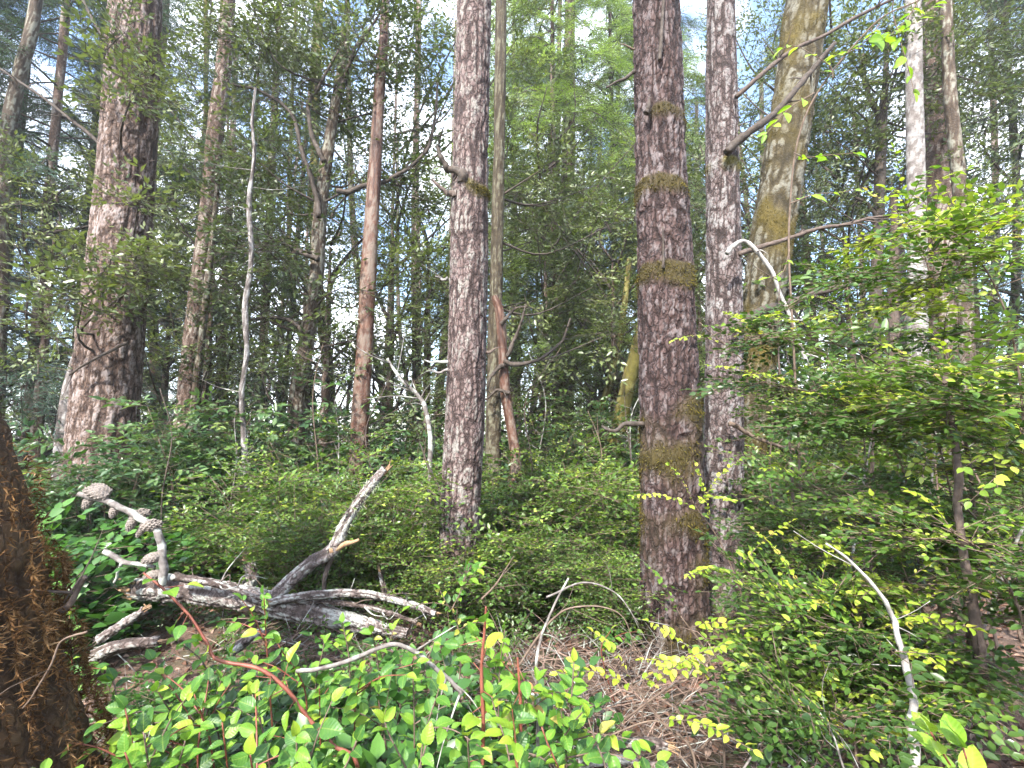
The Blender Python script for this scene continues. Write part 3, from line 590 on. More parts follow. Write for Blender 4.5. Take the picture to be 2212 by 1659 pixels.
for (kd, k, x, d, lb, sc, rot) in [
    ('fir', 0, -20, 10.5, 'drooping blue-green fir against the sky in the top left corner', 1, .3),
    ('fir', 1, 255, 14, 'blue-green fir behind the thick left trunk, seen left of it', 1, 1.9),
    ('fir', 2, -260, 8.5, 'dark fir boughs reaching in at the far left edge', 1, 4.2),
    ('fir', 1, 60, 9.5, 'fir with hanging boughs just left of the thick brown trunk', 1, 3.4),
    ('fir', 0, 150, 12, 'second drooping fir between the corner fir and the thick trunk', 1, .9),
    ('fir', 0, 560, 11.0, 'blue-green fir hanging behind the white dead stem', .95, 5.0),
    ('fir', 2, 400, 17, 'dark fir standing behind the bright sky gap right of the thick left trunk', 1.1, 2.2),
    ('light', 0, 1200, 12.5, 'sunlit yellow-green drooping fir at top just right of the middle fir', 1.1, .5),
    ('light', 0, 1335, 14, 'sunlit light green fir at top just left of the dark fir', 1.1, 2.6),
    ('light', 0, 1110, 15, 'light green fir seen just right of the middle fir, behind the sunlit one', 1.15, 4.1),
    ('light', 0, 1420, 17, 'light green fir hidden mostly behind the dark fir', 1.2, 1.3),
    ('broad', 2, 440, 9.6, 'low oak between the twin stem and the white dead stem', 1.0, 2.0),
    ('broad', 2, 700, 9.2, 'low oak filling the space right of the crooked oak trunk', .95, 4.4),
    ('broad', 2, 920, 10.5, 'low oak between the red madrone and the middle fir', 1.05, 1.2),
    ('broad', 2, 1640, 10, 'low oak behind the leaning mottled trunk', 1.1, .6),
    ('broad', 0, 1960, 10.5, 'oak crown spreading behind the pale grey trunk', 1.1, 5.9),
    ('fir', 1, 1480, 20, 'far fir filling the slot between the dark fir and the grey fir', 1.15, .9),
    ('fir', 2, 1760, 17, 'grey-green fir behind the leaning mottled trunk', 1.1, 4.4),
    ('fir', 1, 2130, 12.5, 'fir with low dark boughs against bright sky at the right edge', 1, 5.6),
    ('fir', 2, 2420, 9, 'fir boughs entering over the top right edge', 1, 1.2),
    ('broad', 0, 520, 11, 'dense oak crown between the white dead stem and crooked oak', 1.15, .4),
    ('broad', 1, 840, 10.5, 'dark oak crown behind the straight red madrone', 1.15, 1.4),
    ('broad', 2, 1110, 12.8, 'tall olive oak crown just right of the middle fir', 1.1, 3.1),
    ('broad', 0, 1180, 10.8, 'olive oak crown over the curved red madrone', 1.05, 4.0),
    ('broad', 2, 1300, 12.9, 'pale olive oak crown left of the dark fir', 1.1, 5.0),
    ('broad', 2, 1330, 9.8, 'small oak crown hanging above the mossy leaning trunk', .95, .2),
    ('broad', 3, 1720, 12, 'grey-green oak crown behind the leaning mottled trunk', 1.1, 1.1),
    ('broad', 1, 1850, 9.5, 'silhouetted oak crown round the dark forked stem', 1.05, 2.9),
    ('broad', 0, 2060, 13, 'oak crown behind the slim leaning stem at right', 1.2, 3.7),
    ('broad', 3, 2260, 10, 'oak crown at the right edge high over the thicket', 1.1, 4.6),
    ('broad', 2, 80, 8.8, 'low olive oak left of the thick brown trunk', 1.0, 5.5),
    ('broad', 0, 350, 11.5, 'oak leaves hanging between the thick trunk and the twin stem', 1.0, 1.7),
    ('broad', 2, 1520, 13, 'oak seen in the slot between the dark and grey firs', 1.2, 2.2),
    ('broad', 1, 600, 15.5, 'far oak low behind the white dead stem', 1.2, 3.0)]:
    crown_tree(kd, k, x, d, lb, sc, rot)

# near oak crown hung on the crooked oak: limbs and clumps where the photograph has them
def hung(root, d, src, spots, seed, mats, tpl=SP_BROAD, tint=(.1, .6), dens=1., size=1.):
    rng = np.random.default_rng(seed); mb = MB()
    for (x, y, rx, ry, n) in spots:
        dd = d+rng.uniform(-.5, .6); c = at(x, y, dd); i = int(np.argmin(np.linalg.norm(src-c-A(0, 0, -.5), axis=1)+1e3*(src[:, 2] > c[2]+.6)))
        s = src[i]; tube(mb, [s, s*.55+c*.45+rng.normal(0, .12, 3)+A(0, 0, -.12), c], [.02, .006], 5, 9, 1, tint=0.)
        t0 = rng.uniform(*tint)
        clump(mb, tpl, c, A(px(rx, dd), px((rx+ry)/2, dd), px(ry, dd)), int(n*dens), rng, (max(0, t0-.2), min(1, t0+.3)), size, norm(c-s)*.3)
    return mb.build('crown', mats, root)
hung(t_oak, 6.7, C4, [(560, 60, 120, 80, 70), (680, 50, 120, 80, 70), (800, 60, 100, 90, 60), (900, 90, 70, 90, 40), (600, 190, 110, 70, 50), (740, 200, 90, 70, 40), (860, 230, 90, 80, 45),
    (540, 330, 80, 60, 26), (620, 400, 80, 70, 28), (770, 350, 60, 60, 18), (880, 400, 70, 80, 30), (900, 560, 60, 80, 28), (560, 520, 90, 60, 26), (640, 560, 60, 60, 18), (470, 430, 70, 60, 18),
    (740, 620, 60, 60, 16), (870, 720, 70, 80, 26), (590, 680, 80, 60, 20), (480, 600, 80, 50, 20), (700, 760, 70, 50, 16), (560, 780, 80, 60, 18), (900, 860, 60, 70, 18)], 301, [L_TAN, DARKWOOD], tint=(.05, .6), dens=1.25)
for i, pp in enumerate([[(728, 412), (790, 405), (850, 380), (905, 345), (930, 290), (945, 180)], [(700, 350), (672, 300), (668, 230), (690, 180), (730, 110)], [(690, 470), (660, 350), (630, 250), (560, 200), (500, 180)], [(688, 560), (640, 540), (600, 520), (560, 540)], [(668, 720), (610, 690), (540, 690)], [(735, 200), (760, 120), (830, 20)]]):
    limb(t_oak, pp, 6.8, 13, 5, DARKWOOD, seed=80+i, twigs=12, twl=.7)
hung(fir_l, 5.7, C_l, [(270, 70, 55, 50, 14), (300, 170, 60, 60, 18), (250, 210, 60, 40, 10), (300, 430, 45, 40, 9), (240, 560, 90, 45, 18), (320, 560, 70, 40, 14), (180, 640, 80, 50, 18), (290, 620, 60, 30, 9), (120, 720, 60, 60, 14)], 302, [L_TAN, DARKWOOD], tint=(.2, .8), dens=1.5)
hung(t_fk, 7.8, C16, [(1780, 170, 100, 70, 34), (1850, 90, 80, 60, 28), (1800, 300, 80, 60, 24), (1870, 330, 50, 60, 16), (1960, 120, 90, 80, 26), (2120, 80, 120, 90, 44), (2150, 250, 100, 80, 36), (2060, 200, 60, 80, 18), (1750, 420, 60, 50, 14), (1840, 480, 70, 50, 16)], 303, [L_TAN, DARKWOOD], tint=(.1, .6), dens=1.5)
hung(t_grey2, 7.4, C6, [(1120, 420, 60, 70, 22), (1180, 360, 60, 60, 14), (1100, 280, 40, 60, 12), (1150, 520, 60, 60, 20), (1230, 430, 80, 60, 22), (1290, 400, 60, 50, 12), (1330, 480, 50, 60, 14), (1160, 650, 60, 50, 14), (1280, 620, 70, 60, 16), (1320, 720, 60, 50, 12), (1170, 850, 50, 50, 8)], 304, [L_TAN, DARKWOOD], tint=(.25, .8))

# far wood beyond the last trunks
def far_wood():
    rng = np.random.default_rng(400); mb = MB(); n = 1000
    a = rng.uniform(-.95, .95, n); d = rng.uniform(24, 52, n); x = np.tan(a)*d; z = ground(x, d)*0+np.abs(rng.normal(0, 1, n))*2.6+.2
    hi = rng.random(n) < .12; z[hi] = rng.uniform(0, 9, hi.sum())
    P = np.stack([x, d, z], -1); D = norm(rng.normal(0, 1, (n, 3))*A(1, 1, .5)+A(0, -.4, 0)); Nn = norm(A(0, -.2, 1)+rng.normal(0, .5, (n, 3)))
    place_sprays(mb, SP_FAR, P, D, Nn, rng.uniform(.8, 1.7, n), rng.uniform(.1, .9, n), rng)
    tag(mb.build('far_forest', [L_FARW, DARKWOOD]), 'distant green mass of forest beyond the last trunks', 'forest', kind='stuff')
far_wood()

# ------------------------------------------------------------------ understorey shrubs
def shrub_mesh(seed, h, rad, ns, tpl, per, tint, sr=.006, stemmi=1, flat=.3, size=1., low=.15):
    rng = np.random.default_rng(seed); mb = MB(); P = []; D = []; Nn = []; S = []; Tn = []
    for i in range(ns):
        a = rng.uniform(0, 2*np.pi); l = h*rng.uniform(.55, 1.1); r = rad*rng.uniform(.3, 1.1); dv = A(math.cos(a), math.sin(a), 0); b = dv*rng.uniform(0, .2)*rad
        C = tube(mb, [b, b+dv*r*.35+A(0, 0, l*.55), b+dv*r+A(0, 0, l)+rng.normal(0, .05, 3)], [sr, sr*.35], 5, 10, stemmi, tint=0.)
        for k in range(per):
            t = rng.uniform(low, 1); q = C[min(9, int(t*9.99))]; aa = rng.uniform(0, 2*np.pi)
            d = norm(A(math.cos(aa), math.sin(aa), rng.uniform(-.1, .5))+dv*.4); P.append(q+d*rng.uniform(0, .12)); D.append(d)
            Nn.append(norm(A(0, 0, 1)+rng.normal(0, flat, 3))); S.append(size*rng.uniform(.7, 1.25)); Tn.append(np.clip(rng.uniform(*tint)+.3*(t-.5), 0, 1))
    place_sprays(mb, tpl, P, D, Nn, S, Tn, rng, .35); return mb
for k in range(3): proto(('huck', k), shrub_mesh(500+k, [1.3, 1.0, 1.7][k], [.8, .7, .9][k], 14, SP_HUCK, 15, (.15, .85)), [L_HUCK, TWIG])
for k in range(2): proto(('bush', k), shrub_mesh(520+k, [1.9, 2.6][k], [.8, 1.0][k], 9, SP_BUSH, 15, (.1, .8), sr=.009, flat=.5, size=1.1, low=.3), [L_BUSH, TWIG])
for k in range(3): proto(('salal', k), shrub_mesh(510+k, [.8, 1.1, .6][k], [.6, .7, .5][k], 16, SP_SAL, 9, (.1, .75), size=1.), [L_SAL, TWIG])
rs = np.random.default_rng(55)
def shrub(kind, k, x, d, label, group, sc=1.):
    b = at(x, 935, d); g = float(ground(b[0], b[1]))
    o = bpy.data.objects.new({'huck': 'huckleberry_shrub', 'salal': 'salal_shrub', 'bush': 'rhododendron_bush'}[kind], protos[(kind, k % 2 if kind == 'bush' else k)]); scn.collection.objects.link(o)
    o.location = (b[0], d, g-.03); o.rotation_euler = (0, 0, rs.uniform(0, 6.28)); s = sc*rs.uniform(.85, 1.15); o.scale = (s, s, s*rs.uniform(.9, 1.1))
    return tag(o, label, 'shrub', group)
def zone(kind, x0, x1, d0, d1, n, label, group, sc=1.):
    for i in range(n):
        f = (i+rs.random())/n; shrub(kind, int(rs.integers(0, 3)), x0+(x1-x0)*f, rs.uniform(d0, d1), label+', '+ORD[i]+' from the left', group, sc)
zone('salal', 20, 560, 5.0, 7.2, 11, 'broad-leaved green shrub behind the cone-bearing branch', 'shrubs behind the log')
zone('bush', 330, 960, 5.6, 7.6, 9, 'tall bush with broad grey-green leaves behind the fallen log', 'tall bushes behind the log', .8)
zone('bush', 60, 330, 5.2, 6.0, 3, 'tall broad-leaved bush at the foot of the thick left fir', 'bushes by the left fir', .75)
zone('bush', 1060, 1390, 7.2, 9.5, 4, 'tall pale bush between middle fir and dark fir', 'gap bushes', .9)
zone('bush', 1640, 2200, 6, 8.5, 5, 'tall bush behind the right thicket', 'bushes behind the right thicket', 1.2)
zone('huck', 540, 960, 4.8, 5.6, 6, 'dark small-leaved shrub behind the fallen log', 'dark shrubs behind the log')
zone('huck', 1040, 1400, 4.9, 7.0, 10, 'huckleberry shrub between the middle fir and dark fir', 'huckleberry gap thicket', .95)
zone('huck', 1680, 2280, 4.6, 7.0, 13, 'small-leaved shrub deep in the right thicket', 'deep right thicket', 1.15)
zone('huck', 0, 2212, 8, 13, 12, 'far low small-leaved shrub on the forest floor', 'far floor shrubs', 1.3)
zone('salal', 0, 2212, 7.5, 12, 8, 'far low broad-leaved shrub on the forest floor', 'far broad-leaved shrubs', 1.4)
zone('salal', 330, 900, 2.75, 3.1, 6, 'small low green shrub before the fallen log', 'low shrubs before the log', .28)
zone('huck', 560, 1000, 4.0, 4.9, 5, 'small-leaved low shrub close behind the fallen log', 'low shrubs behind the log', .6)
zone('huck', 1060, 1380, 3.9, 4.8, 6, 'pale-tipped low huckleberry before the gap thicket', 'low gap shrubs', .62)
zone('salal', -80, 110, 3.2, 4.6, 4, 'bright broad-leaved shrub beyond the brown mossy trunk', 'shrubs beyond the mossy trunk', 1.1)

# ------------------------------------------------------------------ single leaves of the near plants
def leaf_hi(name, wd, m, seed, curl=.18, fold=.16, tip=1.):
    rng = np.random.default_rng(seed); nl, na = 8, 5; V = []
    for i in range(nl):
        t = i/(nl-1); hw = wd/2*(math.sin(math.pi*min(1, t**.8))**.75 if 0 < t < 1 else 0)*(1 if t < .7 else (1-.12*tip*(t-.7)/.3))
        for j in range(na):
            s = (j/(na-1)-.5)*2; wv = .02*math.sin(t*9+s*3+seed)
            V.append((s*hw, t, abs(s)*hw*fold*2-curl*t*t+wv*abs(s)+.006*rng.normal()))
    mb = MB(); mb.add(np.array(V), grid_tris(nl, na, False)); o = mb.build(name, m); me = o.data; bpy.data.objects.remove(o); return me
LM = {k: [leaf_hi('leaf', w_*(.84, 1., 1.12)[i], m, s+10*i, c*(.6, 1.2, 2.0)[i], f*(1.6, 1., .5)[i]) for i, s in enumerate((1, 2, 3))] for i0, (k, w_, m, c, f, s) in enumerate([
    ('sal', .64, S_SAL, .18, .16, 1), ('salb', .60, S_SALB, .2, .16, 2), ('saly', .58, S_SALY, .15, .2, 3), ('huckn', .52, S_HUCK, .12, .14, 4), ('huckg', .52, S_HUCKG, .12, .14, 5), ('decid', .5, S_DECID, .25, .12, 6)])}
def leaf_obj(root, kind, p, d, n, s, rng, stem=None):
    o = bpy.data.objects.new('leaf', LM[kind][int(rng.integers(0, 3))]); scn.collection.objects.link(o); o.parent = stem or root
    M = basis(d[None], n[None])[0]*s; q = p-np.array(root['base'][:])
    o.matrix_local = Matrix([[*M[0], q[0]], [*M[1], q[1]], [*M[2], q[2]], [0, 0, 0, 1]]); return o
def leafy_stem(root, P, kinds, ls, n, rng, m, r=.004, start=.25, updir=A(0, -.35, 1), name='stem', alt=True, side=1., segs=6):
    """one stem through world points with alternate leaves"""
    mb = MB(); C = tube(mb, P, [r, r*.45], segs, 26, 0, .12, int(rng.integers(99))); st_ = mb.build(name, m, root); T = norm(np.gradient(C, axis=0))
    for k in range(n):
        t = start+(1-start)*(k+.5)/n; i = min(25, int(t*25.99)); sg = 1 if k % 2 else -1
        sv = norm(np.cross(T[i], updir))*sg
        d = norm(sv*side+T[i]*rng.uniform(.35, .8)+rng.normal(0, .18, 3)); kk = kinds[int(rng.integers(0, len(kinds)))]
        leaf_obj(root, kk, C[i], d, norm(updir+rng.normal(0, .45, 3)), ls*rng.uniform(.5, 1.2)*(1.05-.35*max(0, t-.7)/.3), rng, st_)
    i = 25; leaf_obj(root, kinds[-1], C[i], norm(T[i]+rng.normal(0, .1, 3)), norm(updir+rng.normal(0, .2, 3)), ls*.8, rng, st_)
    return C
rl = np.random.default_rng(900)
def salal(label, tipx, tipy, d, basex, kinds, n, ls=.075, m=REDSTEM, bend=0., sideb=2):
    t = at(tipx, tipy, d); b = at(basex, 1500, d+.1); b[2] = float(ground(b[0], b[1]))
    rt = thing('salal_shrub', label, 'shrub', b, 'near salal stems')
    mid = b*.45+t*.55+A(rl.normal(0, .05), rl.normal(0, .05)+bend, .08)
    C = leafy_stem(rt, [b, mid, t], kinds, ls, n, rl, m, .0045, .3)
    for _ in range(sideb):
        i = int(rl.integers(8, 21)); p = C[i]; dv = norm(A(rl.normal(0, .8), rl.normal(-.2, .5), rl.uniform(.1, .6)))
        leafy_stem(rt, [p, p+dv*.12+A(0, 0, .02), p+dv*.24], kinds, ls, 6, rl, m, .003, .1, name='side_stem')
    return rt
G, Bt, Y = ['sal', 'sal', 'sal', 'sal', 'salb'], ['salb', 'sal', 'sal', 'salb', 'sal'], ['saly', 'salb', 'sal', 'salb', 'salb']
near = [  # tip x, tip y, depth, base x, kinds, leaves, words
    (245, 1470, 1.75, 420, Bt, 13, 'bright lime salal spray reaching left to the brown mossy trunk'),
    (270, 1530, 1.6, 440, Bt, 13, 'lime salal spray below the leftmost bright one, next to the mossy trunk'),
    (330, 1425, 1.9, 480, Bt, 11, 'bright salal spray under the log\'s left end'),
    (270, 1625, 1.35, 420, Bt, 11, 'large bright salal leaves at bottom left by the moss'),
    (420, 1500, 1.7, 500, G, 11, 'green salal stem below the red arching stem'),
    (570, 1285, 2.2, 610, Bt, 12, 'upright bright salal shoot rising in front of the fallen log'),
    (600, 1390, 2.0, 640, G, 12, 'green salal shoot below the upright bright one'),
    (500, 1410, 2.0, 560, G, 11, 'salal stem between the red arching stem and upright shoot'),
    (480, 1560, 1.5, 560, G, 12, 'broad green salal leaves near the bottom left'),
    (400, 1600, 1.4, 470, Bt, 10, 'salal stem crossing low by the lime sprays'),
    (700, 1390, 2.2, 720, G, 11, 'salal stem under the middle of the fallen log'),
    (740, 1345, 2.5, 760, Bt, 10, 'small bright salal beside the log\'s right end'),
    (640, 1590, 1.4, 690, G, 12, 'dark salal leaves at the bottom beside the thick red stem'),
    (780, 1450, 1.9, 800, G, 12, 'salal stem with dark leaves under dead twigs'),
    (850, 1360, 2.2, 860, Y, 10, 'yellowing salal with pink leaf tips left of the middle fir base'),
    (890, 1420, 2.0, 900, Bt, 11, 'yellow-green salal left of the upright red stem'),
    (830, 1560, 1.45, 850, G, 12, 'dark glossy salal leaves low in the middle'),
    (770, 1600, 1.3, 790, Bt, 10, 'big bright salal leaves at the bottom edge left of centre'),
    (950, 1480, 1.7, 960, G, 12, 'dark green salal right below the yellowing one'),
    (1010, 1220, 2.6, 1030, G, 12, 'tall green salal shoot climbing before the middle fir'),
    (950, 1275, 2.6, 985, Y, 9, 'yellow-tipped salal shoot beside the middle fir base'),
    (1090, 1360, 2.1, 1080, Y, 9, 'salal shoot with yellow and pink leaves right of the upright red stem'),
    (1010, 1590, 1.35, 1010, G, 12, 'dark salal leaves at the bottom centre'),
    (1160, 1470, 1.8, 1130, Y, 13, 'yellow salal spray with an orange leaf tip right of centre'),
    (1240, 1430, 1.8, 1190, Y, 13, 'tall yellow salal spray over the dead twig tangle'),
    (1170, 1570, 1.5, 1160, Bt, 12, 'yellow-green salal low right of the upright red stem'),
    (1270, 1550, 1.5, 1250, G, 9, 'dark large-leaved salal at the bottom right of centre'),
    (1110, 1600, 1.3, 1100, Bt, 10, 'bright salal leaves at the bottom edge right of the red stem'),
    (920, 1610, 1.25, 930, G, 10, 'round dark salal leaves at the bottom edge in the middle'),
    (540, 1630, 1.3, 600, G, 10, 'salal leaves at the bottom edge left of the thick red stem'),
    (1320, 1360, 3.0, 1330, G, 8, 'small salal with upright leaves before the dark fir foot'),
    (460, 1200, 4.6, 470, G, 10, 'salal shoot above the log beside the cone branch'),
    (150, 1330, 2.6, 200, G, 10, 'green salal just right of the brown mossy trunk top'),
    (370, 1370, 2.4, 420, G, 11, 'green salal under the splintered end of the log'),
    (450, 1470, 1.9, 500, Bt, 12, 'bright salal right of the lime sprays, under the red arching stem'),
    (545, 1500, 1.7, 590, G, 12, 'dark green salal beneath the bend of the red arching stem'),
    (690, 1480, 1.8, 720, Bt, 11, 'salal with mixed leaves right of the red arching stem'),
    (340, 1490, 1.7, 450, Bt, 13, 'dense lime salal fan between the mossy trunk and red arching stem'),
    (310, 1580, 1.45, 430, Bt, 12, 'lime salal fan low at left, over the bottom edge'),
    (1060, 1500, 1.7, 1060, G, 11, 'green salal close behind the upright red stem'),
    (1210, 1520, 1.65, 1190, Bt, 10, 'low yellow-green salal among the dry twigs')]
for (tx, ty, d, bx, kd, n, lb) in near:
    salal(lb, tx, ty, d, bx, kd, int(n*1.5), .058 if d < 2.3 else .056, m=[REDSTEM, TWIG, TWIG][int(tx) % 3])
# leafy mass under the near stems
def salal_mass():
    rng = np.random.default_rng(910); mb = MB(); n = 330
    x = rng.uniform(-1.35, .25, n); y = rng.uniform(1.5, 2.7, n); z = ground(x, y)+rng.uniform(.03, .42, n)*np.clip(1.15-(y-1.4)*.45, .15, 1)
    keep = (x > -1.0*y*.75-.1)
    P = np.stack([x, y, z], -1)[keep]; n = len(P); D = norm(rng.normal(0, 1, (n, 3))*A(1, 1, .4)+A(0, -.2, .25)); Nn = norm(A(0, -.3, 1)+rng.normal(0, .35, (n, 3)))
    place_sprays(mb, SP_SAL, P, D, Nn, rng.uniform(.6, 1.0, n), rng.uniform(.1, .85, n), rng, .35)
    tag(mb.build('salal_ground_cover', [L_SAL, TWIG]), 'low mass of green salal leaves covering the ground in front of the log', 'ground cover', kind='stuff')
salal_mass()
def low_cover():
    rng = np.random.default_rng(915); mb = MB(); n = 460
    y = rng.uniform(2.5, 4.4, n); x = rng.uniform(-1.0, .85, n)*y*.85; keep = (x < .1) | (y > 3.6); x, y = x[keep], y[keep]; n = len(x)
    P = np.stack([x, y, ground(x, y)+rng.uniform(.01, .13, n)], -1); D = norm(rng.normal(0, 1, (n, 3))*A(1, 1, .3)+A(0, 0, .45)); Nn = norm(A(0, -.3, 1)+rng.normal(0, .4, (n, 3)))
    place_sprays(mb, SP_HUCKN, P, D, Nn, rng.uniform(.5, .95, n), rng.uniform(.05, .95, n), rng, .3)
    tag(mb.build('low_undergrowth', [L_HUCK, TWIG]), 'low small-leaved undergrowth on the litter round the fallen log', 'undergrowth', kind='stuff')
low_cover()

# ------------------------------------------------------------------ near huckleberry thicket on the right
def huck(label, pxs, d, nb, new, seed, dark=22, r=.006, m=TWIG, spread=.3, bare=.35, toward=A(-.25, -.75, .2), name='huckleberry_shrub', ls=.038):
    """stem through view pixels (base last) with flat sprays; fresh leaves are single objects, the old ones one mass"""
    rng = np.random.default_rng(seed); P = [at(p[0], p[1], p[2] if len(p) > 2 else d) for p in pxs][::-1]
    b = P[0].copy(); b[2] = float(ground(b[0], b[1])); P = [b]+P if P[0][2] > b[2]+.05 else [b]+P[1:]
    rt = thing(name, label, 'shrub', b, 'near huckleberry shrubs'); mb = MB(); C = tube(mb, P, [r, r*.4], 7, 40, 0, .2, seed); mb.build('stem', m, rt); T = norm(np.gradient(C, axis=0))
    fol = MB()
    for k in range(dark):
        i = int(rng.integers(int(40*bare), 40)); a = rng.uniform(0, 6.28); d_ = norm(A(math.cos(a), math.sin(a)+.25, rng.uniform(-.1, .3))); l = spread*rng.uniform(.5, 1.15)
        q = C[i]+d_*l; tube(fol, [C[i], C[i]+d_*l*.5+A(0, 0, .02), q], [r*.35, .0015], 4, 5, 1, tint=0.)
        m_ = 5; PP = [C[i]+d_*l*rng.uniform(.3, 1) for _ in range(m_)]; DD = [norm(d_+rng.normal(0, .5, 3)*A(1, 1, .35)) for _ in range(m_)]
        place_sprays(fol, SP_HUCKN, PP, DD, norm(A(0, -.15, 1)+rng.normal(0, .22, (m_, 3))), rng.uniform(.65, 1.05, m_), np.full(m_, rng.uniform(.86, 1.0) if rng.random() < .35 else rng.uniform(.05, .7)), rng, .3)
    if dark: tag(fol.build('foliage', [L_HUCK, TWIG], rt), kind='stuff')
    for k in range(nb):
        i = int(rng.integers(int(40*max(bare, .4)), 40)) if k else 39; a = rng.uniform(0, 6.28)
        d_ = norm(A(math.cos(a)*1.2, math.sin(a)*.7, rng.uniform(-.05, .3))+toward) if k else norm(T[39]+toward*.3); l = spread*rng.uniform(.8, 1.45)
        leafy_stem(rt, [C[i], C[i]+d_*l*.5+A(0, 0, .035), C[i]+d_*l+A(0, 0, .01)], [new[int(rng.integers(0, len(new)))]], ls, int(l/.0165), rng, m, .0022, .12, A(0, -.25, 1), 'side_stem', segs=4)
    return rt
NW, MG = ['huckn', 'huckn', 'huckn', 'huckg'], ['huckg', 'huckn', 'huckn']
hk = [
    ('huckleberry shrub with lime sprays spreading before the dark fir foot', [(1500, 1090), (1560, 1180), (1610, 1330), (1590, 1500)], 2.6, 5, NW, 1, 0),
    ('low huckleberry with lime tips left at the dark fir foot', [(1470, 1330), (1530, 1420), (1560, 1560)], 2.3, 4, NW, 2, 0),
    ('huckleberry with yellow-green tips over the reddish needle litter', [(1370, 1480), (1430, 1560), (1500, 1640)], 1.9, 3, NW, 3, 0),
    ('huckleberry branch of lime leaves in the middle of the right thicket', [(1740, 1280), (1810, 1360), (1850, 1500)], 2.3, 6, NW, 4, 22),
    ('huckleberry spray with yellow leaves left of the white bent stick', [(1860, 1340), (1880, 1400), (1900, 1560)], 2.0, 6, NW, 5, 22),
    ('dark huckleberry low in front of the white bent stick', [(1800, 1500), (1830, 1560), (1850, 1640)], 1.9, 3, NW, 6, 26),
    ('huckleberry with long horizontal layers beside the grey fir', [(1560, 740), (1700, 730), (1850, 760), (1990, 880), (2060, 1100), (2100, 1500)], 2.5, 8, NW, 7, 30),
    ('huckleberry with yellow-green layers at mid height of the right thicket', [(1660, 830), (1760, 850), (1880, 900), (1960, 1050), (2000, 1400)], 2.4, 8, NW, 8, 30),
    ('tall huckleberry with bright crown over the pale trunk at right', [(1960, 450), (2000, 560), (2040, 760), (2060, 1000), (2100, 1400)], 2.2, 9, NW, 9, 26),
    ('huckleberry reaching in from the right edge high up', [(2080, 520), (2150, 620), (2200, 800), (2230, 1200)], 2.0, 9, NW, 10, 26),
    ('huckleberry thicket plant at the right edge, mid height', [(2040, 830), (2130, 870), (2220, 960), (2260, 1300)], 1.9, 6, NW, 11, 30),
    ('shaded huckleberry low at the right edge', [(2060, 1150), (2150, 1220), (2220, 1400)], 1.8, 3, MG, 12, 34),
    ('huckleberry in the centre of the right thicket beneath the yellow layers', [(1700, 1020), (1800, 1080), (1880, 1200), (1920, 1450)], 2.5, 6, NW, 13, 34),
    ('leafy huckleberry just right of the grey fir base', [(1720, 1120), (1760, 1200), (1790, 1400)], 2.9, 5, MG, 14, 34),
    ('huckleberry with dark glossy leaves between white stick and dark sapling', [(1960, 1250), (2000, 1330), (2020, 1500)], 2.1, 4, MG, 15, 32),
    ('dark huckleberry below the lime branch of the right thicket', [(1770, 1420), (1810, 1480), (1840, 1600)], 2.2, 3, MG, 16, 34),
    ('tall thin huckleberry between leaning mottled trunk and pale trunk', [(1830, 620), (1850, 800), (1870, 1000), (1880, 1300)], 3.0, 4, MG, 17, 30)]
for (lb, pp, d, nb, kd, sd_, dk) in hk:
    huck(lb, pp, d, int(nb*1.9), kd, 1000+sd_, int(dk*.62), spread=.16+.05*d)
# large bright leaves in the bottom right corner
rt = salal('large lime salal leaves in the bottom right corner', 2010, 1580, 1.2, 2260, ['salb'], 14, .085)
salal('second lime salal spray along the bottom right edge', 2080, 1615, 1.1, 2330, ['salb'], 12, .08)
# deciduous sprigs at upper right
def sprig(root, pxs, d, n, ls, seed):
    rng = np.random.default_rng(seed); P = [at(x, y, d) for (x, y) in pxs]; leafy_stem(root, P, ['decid'], ls, n, rng, TWIG, .004, .1, A(0, -.5, 1), 'twig', segs=4)
asc = thing('vine_maple', 'slender sapling with bright green leaves before the leaning mottled trunk and pale trunk', 'sapling', at(1720, 1400, 3.3)*A(1, 1, 0)+A(0, 0, .1))
mbx = MB(); tube(mbx, [np.array(asc['base'][:]), at(1730, 1100, 3.3), at(1715, 760, 3.3), at(1705, 480, 3.3), at(1740, 250, 3.2), at(1880, 60, 3.0), at(1985, 0, 2.9)], [.009, .004], 6, 60, 0, .2); mbx.build('stem', TWIG, asc)
for i, (pp, n) in enumerate([([(1760, 200), (1710, 230), (1680, 260), (1655, 290)], 6), ([(1715, 330), (1740, 340), (1790, 335), (1850, 330)], 8), ([(1706, 440), (1760, 420), (1820, 415), (1890, 400)], 7), ([(1800, 170), (1790, 140), (1720, 100), (1690, 105)], 6),
        ([(1880, 60), (1900, 90), (1960, 60), (2020, 10)], 10), ([(1900, 50), (1880, 80), (1840, 110), (1800, 120)], 8), ([(1930, 35), (1945, 90), (1960, 140), (1975, 200)], 7), ([(1985, 0), (1960, 40), (1930, 70), (1900, 70)], 8), ([(1706, 540), (1690, 590), (1660, 600)], 4)]):
    sprig(asc, pp, 3.05, n, .085, 1200+i)

